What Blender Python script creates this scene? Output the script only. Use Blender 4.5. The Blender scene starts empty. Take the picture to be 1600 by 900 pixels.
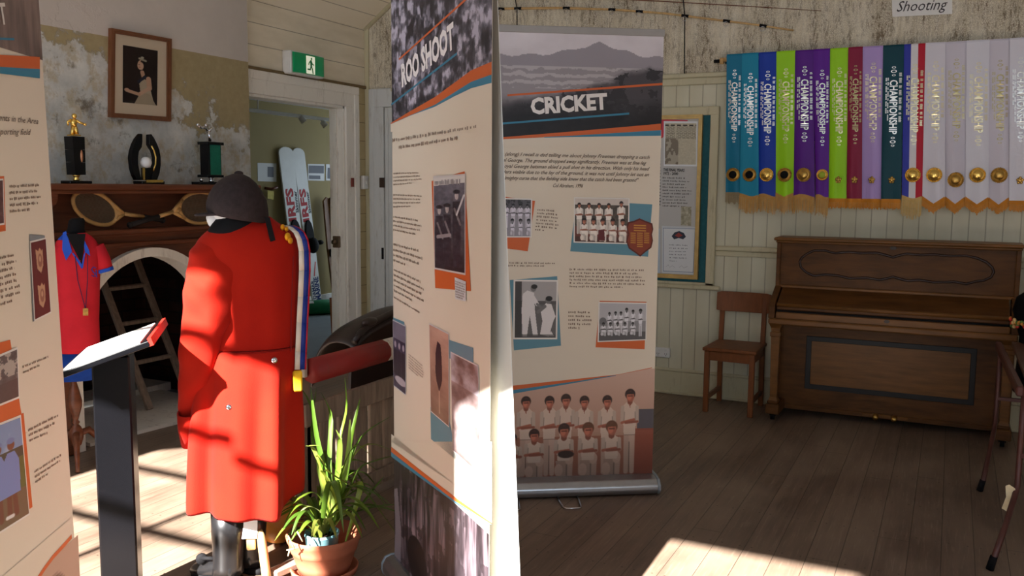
import bpy, math, random
import numpy as np
from mathutils import Vector, Matrix, noise
random.seed(7)
scene = bpy.context.scene
COL = scene.collection

# ------------------------------------------------------------ camera
CAM_H, F_PX = 1.55, 1399.64
_y, _p, _r = [math.radians(a) for a in (26.10837688, -6.45560443, 0.49788348)]
_f = np.array([math.cos(_y)*math.cos(_p), math.sin(_y)*math.cos(_p), math.sin(_p)])
_rt = np.array([math.sin(_y), -math.cos(_y), 0.0]); _up = np.cross(_rt, _f)
RT = math.cos(_r)*_rt + math.sin(_r)*_up
UP = -math.sin(_r)*_rt + math.cos(_r)*_up
EYE = np.array([0, 0, CAM_H])
cam = bpy.data.cameras.new('camera'); cam_o = bpy.data.objects.new('camera', cam); COL.objects.link(cam_o)
cam.sensor_width = 36; cam.lens = 36*F_PX/1600; cam.clip_start = 0.05
m = Matrix.Identity(4)
for i in range(3):
    m[i][0], m[i][1], m[i][2], m[i][3] = RT[i], UP[i], -_f[i], EYE[i]
cam_o.matrix_world = m
scene.camera = cam_o

# ------------------------------------------------------------ light
SUN_EL, SUN_AZ = 33.0, -2.0           # the sun shines into the room along +X
world = bpy.data.worlds.new('sky'); scene.world = world; world.use_nodes = True
wn = world.node_tree.nodes; wn['Background'].inputs[0].default_value = (0.70, 0.84, 1.0, 1)
wn['Background'].inputs[1].default_value = 2.9
sun = bpy.data.lights.new('sun', 'SUN'); sun.energy = 45; sun.angle = math.radians(0.6); sun.color = (1, 0.965, 0.92)
sun_o = bpy.data.objects.new('sun', sun); COL.objects.link(sun_o)
_sd = Vector((math.cos(math.radians(SUN_EL))*math.cos(math.radians(SUN_AZ)),
              math.cos(math.radians(SUN_EL))*math.sin(math.radians(SUN_AZ)), -math.sin(math.radians(SUN_EL))))
sun_o.rotation_euler = _sd.to_track_quat('-Z', 'Y').to_euler(); sun_o.location = (-4, 0, 6)
vs = scene.view_settings
vs.view_transform = 'Standard'; vs.look = 'None'; vs.gamma = 1; vs.use_curve_mapping = False
vs.exposure = 0.0

# ------------------------------------------------------------ helpers
def lin(c):
    """sRGB 0-255 to linear"""
    o = []
    for v in c[:3]:
        v = v/255.0
        o.append(v/12.92 if v <= 0.04045 else ((v+0.055)/1.055)**2.4)
    return tuple(o)
def ray(px, py): return _f + RT*(px-800)/F_PX + UP*(450-py)/F_PX
def on(px, py, ax, v):
    i = 'xyz'.index(ax); d = ray(px, py); return Vector(EYE + d*(v-EYE[i])/d[i])

class Frame:
    """a flat place in the room: origin, across, up, outward normal"""
    def __init__(s, o, ex, ey=(0, 0, 1), flip=False):
        s.o = Vector(o); s.ex = Vector(ex).normalized(); s.ey = Vector(ey).normalized()
        s.en = s.ex.cross(s.ey)
        if flip: s.en = -s.en
    def __call__(s, u, v, n=0.0): return s.o + s.ex*u + s.ey*v + s.en*n
    def px(s, x, y):
        d = Vector(ray(x, y)); e = Vector(EYE)
        t = (s.o-e).dot(s.en)/d.dot(s.en); p = e+d*t-s.o
        return p.dot(s.ex), p.dot(s.ey)
    def pxs(s, pts): return [s.px(*q) for q in pts]

WORLD = lambda x, y, z=0: Vector((x, y, z))

class MB:
    """gathers shapes that become one mesh object"""
    def __init__(s): s.v = []; s.f = []; s.m = []; s.c = []; s.sm = []; s.col = (1, 1, 1); s.mi = 0; s.smooth = False
    def add(s, vs, fs, smooth=None):
        b = len(s.v); s.v += [Vector(q) for q in vs]
        for f in fs:
            s.f.append([b+i for i in f]); s.m.append(s.mi); s.c.append(s.col); s.sm.append(s.smooth if smooth is None else smooth)
    def box(s, c, d, R=None, bev=0.0):
        hx, hy, hz = d[0]/2, d[1]/2, d[2]/2; R = R or Matrix.Identity(3); c = Vector(c)
        b = min(bev, hx*.9, hy*.9, hz*.9)
        if b <= 0:
            P = [c+R@Vector((x*hx, y*hy, z*hz)) for z in (-1, 1) for x, y in ((-1, -1), (1, -1), (1, 1), (-1, 1))]
            s.add(P, [(3, 2, 1, 0), (4, 5, 6, 7), (0, 1, 5, 4), (1, 2, 6, 5), (2, 3, 7, 6), (3, 0, 4, 7)], False); return
        P = []; idx = {}
        for x in (-1, 1):
            for y in (-1, 1):
                for z in (-1, 1):
                    for k in range(3):
                        q = [x*(hx-b), y*(hy-b), z*(hz-b)]; q[k] = (x, y, z)[k]*(hx, hy, hz)[k]
                        idx[x, y, z, k] = len(P); P.append(c+R@Vector(q))
        F = []
        for k in range(3):
            a, d2 = (k+1) % 3, (k+2) % 3
            for sg in (-1, 1):
                f = []
                for i, j in ((-1, -1), (1, -1), (1, 1), (-1, 1)):
                    t = [0, 0, 0]; t[k] = sg; t[a] = i; t[d2] = j; f.append(idx[(*t, k)])
                F.append(f if sg > 0 else f[::-1])
                for sg2 in (-1, 1):      # edges
                    f = []
                    for e, kk in ((-1, k), (1, k), (1, a), (-1, a)):
                        t = [0, 0, 0]; t[k] = sg; t[a] = sg2; t[d2] = e; f.append(idx[(*t, kk)])
                    F.append(f if sg*sg2 < 0 else f[::-1])
        for x in (-1, 1):
            for y in (-1, 1):
                for z in (-1, 1):
                    f = [idx[x, y, z, k] for k in range(3)]; F.append(f if x*y*z > 0 else f[::-1])
        s.add(P, F, False)
    def bb(s, lo, hi, bev=0.0):
        lo, hi = Vector(lo), Vector(hi); s.box((lo+hi)/2, [abs(q) for q in hi-lo], None, bev)
    def bar(s, p, q, w, h, up=(0, 0, 1), bev=0.0):
        p, q = Vector(p), Vector(q); z = (q-p); L = z.length; z.normalize()
        x = Vector(up).cross(z)
        if x.length < 1e-4: x = Vector((1, 0, 0)).cross(z)
        x.normalize(); y = z.cross(x); R = Matrix((x, y, z)).transposed()
        s.box((p+q)/2, (w, h, L), R, bev)
    def tube(s, pts, r, n=10, cap=True, sx=1.0, up=None):
        pts = [Vector(p) for p in pts]; N = len(pts); rs = r if hasattr(r, '__len__') else [r]*N
        P = []; ref = Vector(up) if up else None
        for i in range(N):
            t = (pts[min(i+1, N-1)]-pts[max(i-1, 0)])
            if t.length < 1e-9: t = Vector((0, 0, 1))
            t.normalize()
            if ref is None or abs(ref.dot(t)) > 0.98:
                ref = Vector((0, 0, 1)) if abs(t.z) < 0.9 else Vector((1, 0, 0))
            a = (ref-t*ref.dot(t)).normalized(); b = t.cross(a)
            if up is None: ref = a
            for k in range(n):
                th = 2*math.pi*k/n; P.append(pts[i]+a*math.cos(th)*rs[i]+b*math.sin(th)*rs[i]*sx)
        F = [(i*n+k, i*n+(k+1) % n, (i+1)*n+(k+1) % n, (i+1)*n+k) for i in range(N-1) for k in range(n)]
        if cap: F += [list(range(n))[::-1], [(N-1)*n+k for k in range(n)]]
        s.add(P, F, True)
    def lathe(s, c, prof, n=20, axis=(0, 0, 1), sx=1.0):
        c = Vector(c); z = Vector(axis).normalized(); x = Vector((1, 0, 0)) if abs(z.x) < .9 else Vector((0, 1, 0))
        x = (x-z*x.dot(z)).normalized(); y = z.cross(x); P = []
        for r, h in prof:
            for k in range(n):
                t = 2*math.pi*k/n; P.append(c+z*h+x*math.cos(t)*r+y*math.sin(t)*r*sx)
        N = len(prof)
        F = [(i*n+k, i*n+(k+1) % n, (i+1)*n+(k+1) % n, (i+1)*n+k) for i in range(N-1) for k in range(n)]
        F += [list(range(n))[::-1], [(N-1)*n+k for k in range(n)]]
        s.add(P, F, True)
    def ball(s, c, r, n=14, R=None):
        r = r if hasattr(r, '__len__') else (r, r, r); c = Vector(c); R = R or Matrix.Identity(3); P = []
        m_ = n//2+1
        for i in range(m_+1):
            a = math.pi*i/m_
            for k in range(n):
                t = 2*math.pi*k/n
                P.append(c+R@Vector((r[0]*math.sin(a)*math.cos(t), r[1]*math.sin(a)*math.sin(t), -r[2]*math.cos(a))))
        s.add(P, [(i*n+k, i*n+(k+1) % n, (i+1)*n+(k+1) % n, (i+1)*n+k) for i in range(m_) for k in range(n)], True)
    def loft(s, rings, cap=True, closed=True, smooth=True):
        n = len(rings[0]); P = [q for r in rings for q in r]; N = len(rings); e = n if closed else n-1
        F = [(i*n+k, i*n+(k+1) % n, (i+1)*n+(k+1) % n, (i+1)*n+k) for i in range(N-1) for k in range(e)]
        if cap: F += [list(range(n))[::-1], [(N-1)*n+k for k in range(n)]]
        s.add(P, F, smooth)
    def poly(s, fr, pts, n=0.0): s.add([fr(u, v, n) for u, v in pts], [list(range(len(pts)))], False)
    def prism(s, fr, pts, n0, n1):
        N = len(pts); P = [fr(u, v, n0) for u, v in pts]+[fr(u, v, n1) for u, v in pts]
        s.add(P, [list(range(N))[::-1], list(range(N, 2*N))]+[(i, (i+1) % N, N+(i+1) % N, N+i) for i in range(N)], False)
    def ring(s, fr, outer, inner, n0, n1):
        """frame between two equal-length closed outlines"""
        N = len(outer); P = [fr(u, v, n) for n in (n0, n1) for o in (outer, inner) for u, v in o]
        F = []
        for i in range(N):
            j = (i+1) % N
            F += [(2*N+i, 2*N+j, 3*N+j, 3*N+i), (i, j, 2*N+j, 2*N+i), (N+j, N+i, 3*N+i, 3*N+j), (j, i, N+i, N+j)]
        s.add(P, F, False)
    def line(s, fr, pts, w, n=0.0):
        """a flat stroke along points"""
        pts = [Vector((a, b)) for a, b in pts]; L = []; Rr = []
        for i, p in enumerate(pts):
            t = pts[min(i+1, len(pts)-1)]-pts[max(i-1, 0)]; t.normalize(); q = Vector((-t.y, t.x))*w/2
            L.append(p+q); Rr.append(p-q)
        for i in range(len(pts)-1): s.poly(fr, [L[i], Rr[i], Rr[i+1], L[i+1]], n)
    def build(s, name, mats, parent=None, origin=None, bevel=0, subsurf=0, solid=0, fix=True):
        me = bpy.data.meshes.new(name)
        if origin is None:
            origin = root_loc(parent) if parent else (sum(s.v, Vector())/max(1, len(s.v)))
            if not parent: origin = Vector((origin.x, origin.y, min(q.z for q in s.v)))
        origin = Vector(origin)
        me.from_pydata([q-origin for q in s.v], [], s.f)
        for k, p in enumerate(me.polygons):
            p.material_index = s.m[k]; p.use_smooth = s.sm[k]
        for mm in (mats if isinstance(mats, (list, tuple)) else [mats]): me.materials.append(mm)
        at = me.color_attributes.new('Col', 'FLOAT_COLOR', 'CORNER')
        buf = np.ones((len(me.loops), 4), np.float32)
        cs = np.array(s.c, np.float32).reshape(-1, 3); tot = np.array([len(f) for f in s.f])
        buf[:, :3] = np.repeat(cs, tot, axis=0); at.data.foreach_set('color', buf.ravel())
        if fix:
            import bmesh
            bm = bmesh.new(); bm.from_mesh(me); bmesh.ops.recalc_face_normals(bm, faces=bm.faces); bm.to_mesh(me); bm.free()
        return link(name, me, parent, origin, bevel, subsurf, solid)

def root_loc(o):
    p = Vector(o.location)
    while o.parent: o = o.parent; p = p+Vector(o.location)
    return p
def link(name, me, parent, origin, bevel=0, subsurf=0, solid=0):
    o = bpy.data.objects.new(name, me); COL.objects.link(o)
    if parent: o.parent = parent; o.location = Vector(origin)-root_loc(parent)
    else: o.location = origin
    if solid:
        md = o.modifiers.new('thick', 'SOLIDIFY'); md.thickness = solid; md.offset = 0
    if subsurf:
        md = o.modifiers.new('sub', 'SUBSURF'); md.levels = md.render_levels = subsurf
    if bevel:
        md = o.modifiers.new('bev', 'BEVEL'); md.width = bevel; md.segments = 2; md.limit_method = 'ANGLE'
    return o
def tag(o, label=None, cat=None, group=None, kind=None):
    if label: o['label'] = label
    if cat: o['category'] = cat
    if group: o['group'] = group
    if kind: o['kind'] = kind
    return o
def thing(name, loc, label, cat, group=None):
    o = bpy.data.objects.new(name, None); o.empty_display_size = .1; COL.objects.link(o); o.location = loc
    return tag(o, label, cat, group)
def struct(o): o['kind'] = 'structure'; return o

# ------------------------------------------------------------ materials
class NT:
    def __init__(s, name):
        s.mat = bpy.data.materials.new(name); s.mat.use_nodes = True; s.t = s.mat.node_tree
        s.b = s.t.nodes['Principled BSDF']
    def n(s, typ, **k):
        o = s.t.nodes.new(typ)
        for a, v in k.items(): setattr(o, a, v)
        return o
    def put(s, sock, v):
        if hasattr(v, 'is_output') or isinstance(v, bpy.types.NodeSocket): s.t.links.new(v, sock)
        elif v is not None:
            if hasattr(v, '__len__') and len(v) == 3 and sock.type == 'RGBA': v = (*v, 1)
            sock.default_value = v
    def math(s, op, a, b=None, c=None, clamp=False):
        o = s.n('ShaderNodeMath', operation=op, use_clamp=clamp)
        for k, v in enumerate((a, b, c)): s.put(o.inputs[k], v)
        return o.outputs[0]
    def mix(s, f, a, b, mode='MIX'):
        o = s.n('ShaderNodeMix', data_type='RGBA', blend_type=mode)
        s.put(o.inputs[0], f); s.put(o.inputs[6], a); s.put(o.inputs[7], b); return o.outputs[2]
    def ramp(s, f, a, b, lo=0.0, hi=1.0):
        o = s.n('ShaderNodeMapRange', clamp=True)
        s.put(o.inputs[0], f)
        for k, v in enumerate((a, b, lo, hi)): s.put(o.inputs[k+1], v)
        return o.outputs[0]
    def pos(s):
        if not hasattr(s, '_pos'): s._pos = s.n('ShaderNodeNewGeometry').outputs['Position']
        return s._pos
    def xyz(s):
        if not hasattr(s, '_xyz'):
            o = s.n('ShaderNodeSeparateXYZ'); s.put(o.inputs[0], s.pos()); s._xyz = o.outputs
        return s._xyz
    def scaled(s, sc, vec=None):
        o = s.n('ShaderNodeVectorMath', operation='MULTIPLY'); s.put(o.inputs[0], vec or s.pos()); o.inputs[1].default_value = sc; return o.outputs[0]
    def noise(s, sc, scale=1.0, detail=4, rough=.55, vec=None):
        o = s.n('ShaderNodeTexNoise'); s.put(o.inputs['Vector'], s.scaled(sc, vec)); o.inputs['Scale'].default_value = scale
        o.inputs['Detail'].default_value = detail; o.inputs['Roughness'].default_value = rough; return o.outputs['Fac']
    def rnd(s, v):
        o = s.n('ShaderNodeTexWhiteNoise', noise_dimensions='1D'); s.put(o.inputs['W'], v); return o.outputs['Value']
    def bump(s, h, strength=.3, dist=.01):
        o = s.n('ShaderNodeBump'); o.inputs['Strength'].default_value = strength; o.inputs['Distance'].default_value = dist
        s.put(o.inputs['Height'], h); s.t.links.new(o.outputs[0], s.b.inputs['Normal'])
    def out(s, color=None, rough=.6, metal=0, spec=.5):
        s.put(s.b.inputs['Base Color'], color); s.put(s.b.inputs['Roughness'], rough); s.put(s.b.inputs['Metallic'], metal)
        s.put(s.b.inputs['Specular IOR Level'], spec); return s.mat

def plain(name, c, rough=.55, metal=0, spec=.4, var=.12, sc=30, bump=0):
    t = NT(name); c = lin(c); f = t.noise((sc, sc, sc))
    col = t.mix(t.ramp(f, .3, .7), tuple(q*(1-var) for q in c), tuple(min(1, q*(1+var)) for q in c))
    if bump: t.bump(f, bump, .003)
    return t.out(col, rough, metal, spec)
def wood(name, c, axis=(1, 12, 12), rough=.45, var=.35, spec=.4, sc=3.0):
    t = NT(name); c = lin(c); f = t.noise(axis, sc, 6, .6); g = t.noise((2, 2, 2), 1.5, 3)
    f2 = t.math('ADD', t.math('MULTIPLY', f, .7), t.math('MULTIPLY', g, .3))
    col = t.mix(t.ramp(f2, .32, .68), tuple(q*(1-var) for q in c), tuple(min(1, q*(1+var)) for q in c))
    t.bump(f, .08, .003)
    return t.out(col, rough, 0, spec)
def col_mat(name, rough=.5, spec=.3, metal=0, noise_amt=0):
    t = NT(name); a = t.n('ShaderNodeAttribute', attribute_name='Col')
    c = a.outputs['Color']
    if noise_amt: c = t.mix(noise_amt, c, t.mix(t.noise((25, 25, 25)), (0, 0, 0), (1, 1, 1)), 'OVERLAY')
    return t.out(c, rough, metal, spec)

M = {}
M['print'] = col_mat('printed_vinyl', .42, .35)
M['ink'] = col_mat('ink', .6, .2)
M['foil'] = col_mat('foil_lettering', .28, .6, .55)
M['satin'] = col_mat('satin', .42, .22)
M['steel'] = plain('brushed_steel', (185, 188, 192), .3, .9, .5, .05)
M['rail_grey'] = plain('satin_grey', (158, 154, 150), .5, .2, .4, .03)
M['chrome'] = plain('chrome', (215, 215, 218), .12, 1, .5, .02)
M['gold'] = plain('gold_plate', (248, 206, 112), .27, 1, .5, .1, 60)
M['brass'] = plain('old_brass', (206, 166, 90), .34, 1, .5, .25, 60)
M['black'] = plain('black_plastic', (20, 20, 22), .35, 0, .5, .1)
M['gloss_black'] = plain('gloss_black', (10, 10, 13), .25, 0, .3, .1, 4)
M['matt_black'] = plain('matt_black', (16, 15, 17), .8, 0, .2, .2)
M['white_plastic'] = plain('white_plastic', (225, 224, 220), .35, 0, .5, .03)
M['paper'] = plain('white_paper', (232, 230, 226), .7, 0, .2, .03)
M['cream'] = plain('cream_vinyl', (222, 211, 193), .5, 0, .3, .015, 3)
M['white_vinyl'] = plain('white_vinyl', (225, 226, 222), .5, 0, .3, .02, 3)
M['golf'] = plain('golf_ball_white', (235, 235, 235), .4, 0, .5, .02)

# ------------------------------------------------------------ setting: materials
def floor_mat():
    t = NT('worn_floorboards'); x, y, z = t.xyz()
    bw = 0.128
    w = t.math('ADD', t.math('DIVIDE', y, bw), 40.3)
    k = t.math('FLOOR', w); fr = t.math('FRACT', w)
    r1 = t.rnd(k)
    grain = t.noise((1.2, 26, 1), 1.0, 7, .62); blotch = t.noise((1.3, 2.2, 1), 1.2, 4, .6); fine = t.noise((6, 90, 1), 1.0, 4)
    base = t.mix(r1, lin((106, 86, 72)), lin((132, 110, 94)))
    base = t.mix(t.ramp(grain, .38, .66), t.mix(.55, base, lin((76, 60, 50))), base)
    base = t.mix(t.ramp(blotch, .35, .7, 0, .75), base, lin((146, 126, 108)))
    base = t.mix(t.ramp(fine, .55, .75, 0, .35), base, lin((166, 148, 128)))
    # butt joints and nails
    jx = t.math('FRACT', t.math('ADD', t.math('DIVIDE', x, 2.7), t.math('MULTIPLY', r1, 7.3)))
    gap = t.math('MAXIMUM', t.math('LESS_THAN', fr, .024), t.math('LESS_THAN', jx, .0012))
    nx = t.math('ABSOLUTE', t.math('SUBTRACT', t.math('FRACT', t.math('DIVIDE', x, .45)), .5))
    ny = t.math('ABSOLUTE', t.math('SUBTRACT', t.math('ABSOLUTE', t.math('SUBTRACT', fr, .5)), .3))
    d = t.math('ADD', t.math('POWER', t.math('MULTIPLY', nx, .45), 2), t.math('POWER', t.math('MULTIPLY', ny, bw), 2))
    nail = t.math('LESS_THAN', d, .000016)
    col = t.mix(t.math('MULTIPLY', t.math('MAXIMUM', gap, nail), .7), base, lin((38, 28, 22)))
    h = t.math('SUBTRACT', t.math('MULTIPLY', grain, .25), gap)
    t.bump(h, .35, .004)
    return t.out(col, t.ramp(blotch, .3, .7, .42, .62), 0, .4)
def wall_right_mat():
    t = NT('cracked_paint_over_wainscot'); x, y, z = t.xyz()
    # tongue and groove boards below the cap
    w = t.math('DIVIDE', y, .0985); fr = t.math('FRACT', t.math('ADD', w, 60)); k = t.math('FLOOR', w)
    groove = t.math('LESS_THAN', fr, .07)
    n1 = t.noise((1, 3, 1.2), 1.5, 5)
    brd = t.mix(t.ramp(n1, .3, .7), lin((204, 199, 172)), lin((218, 214, 192)))
    brd = t.mix(t.math('MULTIPLY', t.rnd(k), .2), brd, lin((188, 181, 152)))
    brd = t.mix(t.math('MULTIPLY', groove, .42), brd, lin((96, 84, 60)))
    # crazed old paint above
    wv = t.noise((1, 3, 3), 2, 3)
    vor = t.n('ShaderNodeTexVoronoi', feature='DISTANCE_TO_EDGE'); t.put(vor.inputs['Vector'], t.scaled((1, 36, 14)))
    vor2 = t.n('ShaderNodeTexVoronoi', feature='DISTANCE_TO_EDGE'); t.put(vor2.inputs['Vector'], t.scaled((1, 40, 7)))
    crack = t.math('MAXIMUM', t.ramp(vor.outputs['Distance'], .0, .17, 1, 0), t.math('MULTIPLY', t.ramp(vor2.outputs['Distance'], 0, .1, 1, 0), .6))
    patch = t.ramp(t.noise((1, 7, 2.2), 1.1, 5, .62), .40, .62)
    streak = t.noise((1, 60, 2.5), 1, 4)
    pc = t.mix(t.ramp(streak, .3, .7), lin((222, 211, 184)), lin((240, 232, 212)))
    amt = t.math('MULTIPLY', crack, t.ramp(patch, 0, 1, .3, .9))
    pc = t.mix(amt, pc, lin((112, 92, 68)))
    speck = t.math('MULTIPLY', t.ramp(t.noise((1, 62, 17), 1, 4, .7), .53, .60), t.ramp(patch, 0, 1, .2, .78))
    pc = t.mix(speck, pc, lin((104, 84, 60)))
    up = t.math('GREATER_THAN', z, 2.36)
    t.bump(t.mix(up, t.math('SUBTRACT', 1, groove), t.math('SUBTRACT', 1, amt)), .5, .004)
    return t.out(t.mix(up, brd, pc), .62, 0, .3)
def plank_wall_mat(name, lo, hi, zsplit):
    t = NT(name); x, y, z = t.xyz()
    fr = t.math('FRACT', t.math('ADD', t.math('DIVIDE', t.math('SUBTRACT', z, 2.40), .157), 30))
    g = t.math('LESS_THAN', fr, .035); n1 = t.noise((2, 2, 8), 1.5, 5)
    c = t.mix(t.math('GREATER_THAN', z, zsplit), lin(lo), lin(hi))
    c = t.mix(t.ramp(n1, .35, .75, 0, .3), c, tuple(q*.72 for q in lin(lo)))
    c = t.mix(t.math('MULTIPLY', g, .6), c, lin((84, 70, 50)))
    t.bump(t.math('SUBTRACT', 1, g), .4, .003)
    return t.out(c, .55, 0, .35)
def slope_mat():
    t = NT('painted_ceiling_boards'); x, y, z = t.xyz()
    fr = t.math('FRACT', t.math('DIVIDE', t.math('SUBTRACT', z, 2.88), .098)); g = t.math('LESS_THAN', fr, .04)
    c = t.mix(t.math('MULTIPLY', g, .6), lin((242, 232, 210)), lin((120, 106, 84)))
    return t.out(c, .55, 0, .3)
def plaster_mat():
    t = NT('peeling_plaster'); x, y, z = t.xyz()
    big = t.noise((1, 1, 1.0), 2.1, 6, .62); mid = t.noise((1, 1, 1), 7, 6, .65); fine = t.noise((1, 1, 1), 26, 5, .65)
    # bare plaster shows more towards the mantelshelf
    hgt = t.ramp(z, 1.55, 2.45, .28, -.12)
    lft = t.ramp(x, 3.3, 4.5, .20, -.06)
    v = t.math('ADD', t.math('ADD', t.math('ADD', t.math('MULTIPLY', big, .55), t.math('MULTIPLY', mid, .45)), hgt), lft)
    peel = t.ramp(v, .52, .555)
    ochre = t.mix(t.ramp(fine, .3, .7), lin((160, 146, 110)), lin((172, 158, 122)))
    bare = t.mix(t.ramp(mid, .35, .68), lin((178, 182, 180)), lin((216, 216, 210)))
    bare = t.mix(t.ramp(t.noise((1, 1, 1), 4.2, 6, .7), .55, .7, 0, .7), bare, lin((158, 138, 104)))
    resid = t.ramp(t.noise((1, 1, .8), 9, 6, .7), .50, .60, 0, .6)
    bare = t.mix(resid, bare, lin((176, 160, 124)))
    stain = t.ramp(t.math('ADD', t.math('MULTIPLY', t.noise((1, 1, 1), 5.3, 6, .7), .8), t.math('MULTIPLY', fine, .2)), .565, .66, 0, .8)
    bare = t.mix(stain, bare, lin((92, 82, 66)))
    c = t.mix(peel, ochre, bare)
    edge = t.math('MULTIPLY', t.ramp(t.math('ABSOLUTE', t.math('SUBTRACT', v, .535)), 0, .018, 1, 0), .4)
    c = t.mix(edge, c, lin((110, 96, 70)))
    white = t.math('GREATER_THAN', z, 2.412)
    wc = t.mix(t.ramp(big, .3, .7), lin((196, 188, 180)), lin((208, 200, 192)))
    c = t.mix(white, c, wc)
    t.bump(t.math('ADD', t.math('MULTIPLY', peel, -1), t.math('MULTIPLY', fine, .3)), .35, .006)
    return t.out(c, .8, 0, .2)
def brick_mat():
    t = NT('sooty_brick')
    b = t.n('ShaderNodeTexBrick'); cv = t.n('ShaderNodeCombineXYZ'); x, y, z = t.xyz()
    t.put(cv.inputs[0], t.math('ADD', x, y)); t.put(cv.inputs[1], z); t.put(b.inputs['Vector'], cv.outputs[0])
    b.inputs['Scale'].default_value = 1; b.inputs['Brick Width'].default_value = .23; b.inputs['Row Height'].default_value = .085
    b.inputs['Mortar Size'].default_value = .006
    b.inputs['Color1'].default_value = (*lin((74, 44, 34)), 1); b.inputs['Color2'].default_value = (*lin((52, 34, 28)), 1); b.inputs['Mortar'].default_value = (*lin((36, 28, 24)), 1)
    c = t.mix(t.ramp(t.noise((1, 1, 1), 3, 5), .35, .7), b.outputs['Color'], lin((20, 16, 15)))
    return t.out(c, .85, 0, .2)
def worn_white(name, c=(240, 236, 226), dirt=(120, 100, 76), amt=.6):
    t = NT(name); n1 = t.noise((9, 9, 2), 1.6, 6, .7); n2 = t.noise((40, 40, 6), 1, 5, .7)
    k = t.math('MULTIPLY', t.ramp(n1, .5, .72), t.ramp(n2, .45, .6))
    col = t.mix(t.math('MULTIPLY', k, amt), lin(c), lin(dirt))
    t.bump(n2, .12, .003)
    return t.out(col, .5, 0, .35)

M['floor'] = floor_mat(); M['wall_r'] = wall_right_mat()
M['wall_b'] = plank_wall_mat('painted_boards', (206, 190, 148), (242, 232, 210), 2.405)
M['slope'] = slope_mat(); M['plaster'] = plaster_mat(); M['brick'] = brick_mat()
M['trim_white'] = worn_white('worn_white_gloss'); M['trim_cream'] = worn_white('worn_cream_paint', (200, 192, 160), (120, 100, 70), .5)
M['trim_grey'] = worn_white('worn_grey_white', (206, 208, 206), (130, 112, 92), .5)
M['stone_white'] = worn_white('whitewashed_stone', (232, 226, 214), (120, 92, 70), .7)
M['hearth'] = worn_white('dusty_hearth', (232, 224, 212), (140, 120, 100), .7)
M['far_wall'] = plain('olive_paint', (154, 138, 94), .7, 0, .2, .05, 2)
M['far_floor'] = plain('grey_lino', (128, 136, 142), .5, 0, .3, .06, 3)
M['ceil'] = plain('white_ceiling', (206, 206, 204), .7, 0, .2, .03, 3)
M['dark_wood'] = wood('mantel_wood', (104, 58, 36), (1.2, 14, 14), .38, .4)
M['piano_wood'] = wood('piano_walnut', (90, 56, 25), (6, 1.5, 9), .5, .42, .2)
M['piano_light'] = wood('piano_rim', (114, 74, 34), (6, 1.2, 12), .45, .35, .25)
M['chair_wood'] = wood('chair_wood', (122, 72, 40), (10, 10, 2), .45, .25, .25)
M['grey_wood'] = wood('weathered_wood', (140, 122, 106), (12, 12, 1.5), .8, .4)
M['pale_wood'] = wood('pale_wood', (206, 168, 112), (14, 14, 2), .5, .2)
M['frame_wood'] = wood('frame_wood', (112, 70, 44), (12, 12, 3), .4, .25)

XB, YD, YC = 6.54, 4.635, 4.55      # wall with the sashes, wall with the doorway, chimney breast

# ------------------------------------------------------------ setting: shell
b = MB(); b.bb((-1.2, -3.6, -.12), (6.7, 4.765, 0)); struct(b.build('floor', M['floor']))
b = MB(); b.bb((4.3, 4.765, -.12), (11, 8.2, 0)); struct(b.build('floor_back', M['far_floor']))
fy = Frame((XB, 0, 0), (0, -1, 0))           # u = -y ; normal towards the room
b = MB(); b.prism(Frame((XB, 0, 0), (0, 1, 0)), [(-3.6, 0), (YD+.13, 0), (YD+.13, 2.88), (YD, 2.88), (3.19, 3.93), (-3.6, 3.93)], 0, .14)
struct(b.build('wall_right', M['wall_r']))
# wall with the doorway
DX0, DX1, DZ = 5.02, 6.22, 2.207
b = MB(); b.bb((DX1, YD, 0), (XB, YD+.13, 2.9)); b.bb((4.98, YD, DZ), (DX1, YD+.13, 2.9)); b.bb((4.98, YD, 0), (DX0, YD+.13, DZ))
struct(b.build('wall_back', M['wall_b']))
b = MB(); b.prism(Frame((-1.2, 0, 0), (0, 1, 0)), [(YD+.13, 2.885), (YD, 2.885), (3.19, 3.93), (3.19, 4.0), (YD+.13, 2.95)], 0, 7.74)
struct(b.build('ceiling_back', M['slope']))
b = MB(); b.bb((-1.2, -3.6, 3.93), (6.7, 3.19, 4.02)); struct(b.build('ceiling', M['ceil']))
# chimney breast around the fireplace opening
FX, FR, FS = 4.0, .53, .57
b = MB()
for lo, hi in (((2.3, YC, 0), (FX-.56, 4.77, 3.0)), ((FX+.56, YC, 0), (5.0, 4.77, 3.0)), ((FX-.56, YC, 1.16), (FX+.56, 4.77, 3.0))):
    b.bb(lo, hi)
struct(b.build('wall_left', M['plaster']))
b = MB(); b.bb((-1.2, YD, 0), (2.3, YD+.13, 2.9)); struct(b.build('wall_left_end', M['plaster']))
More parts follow.
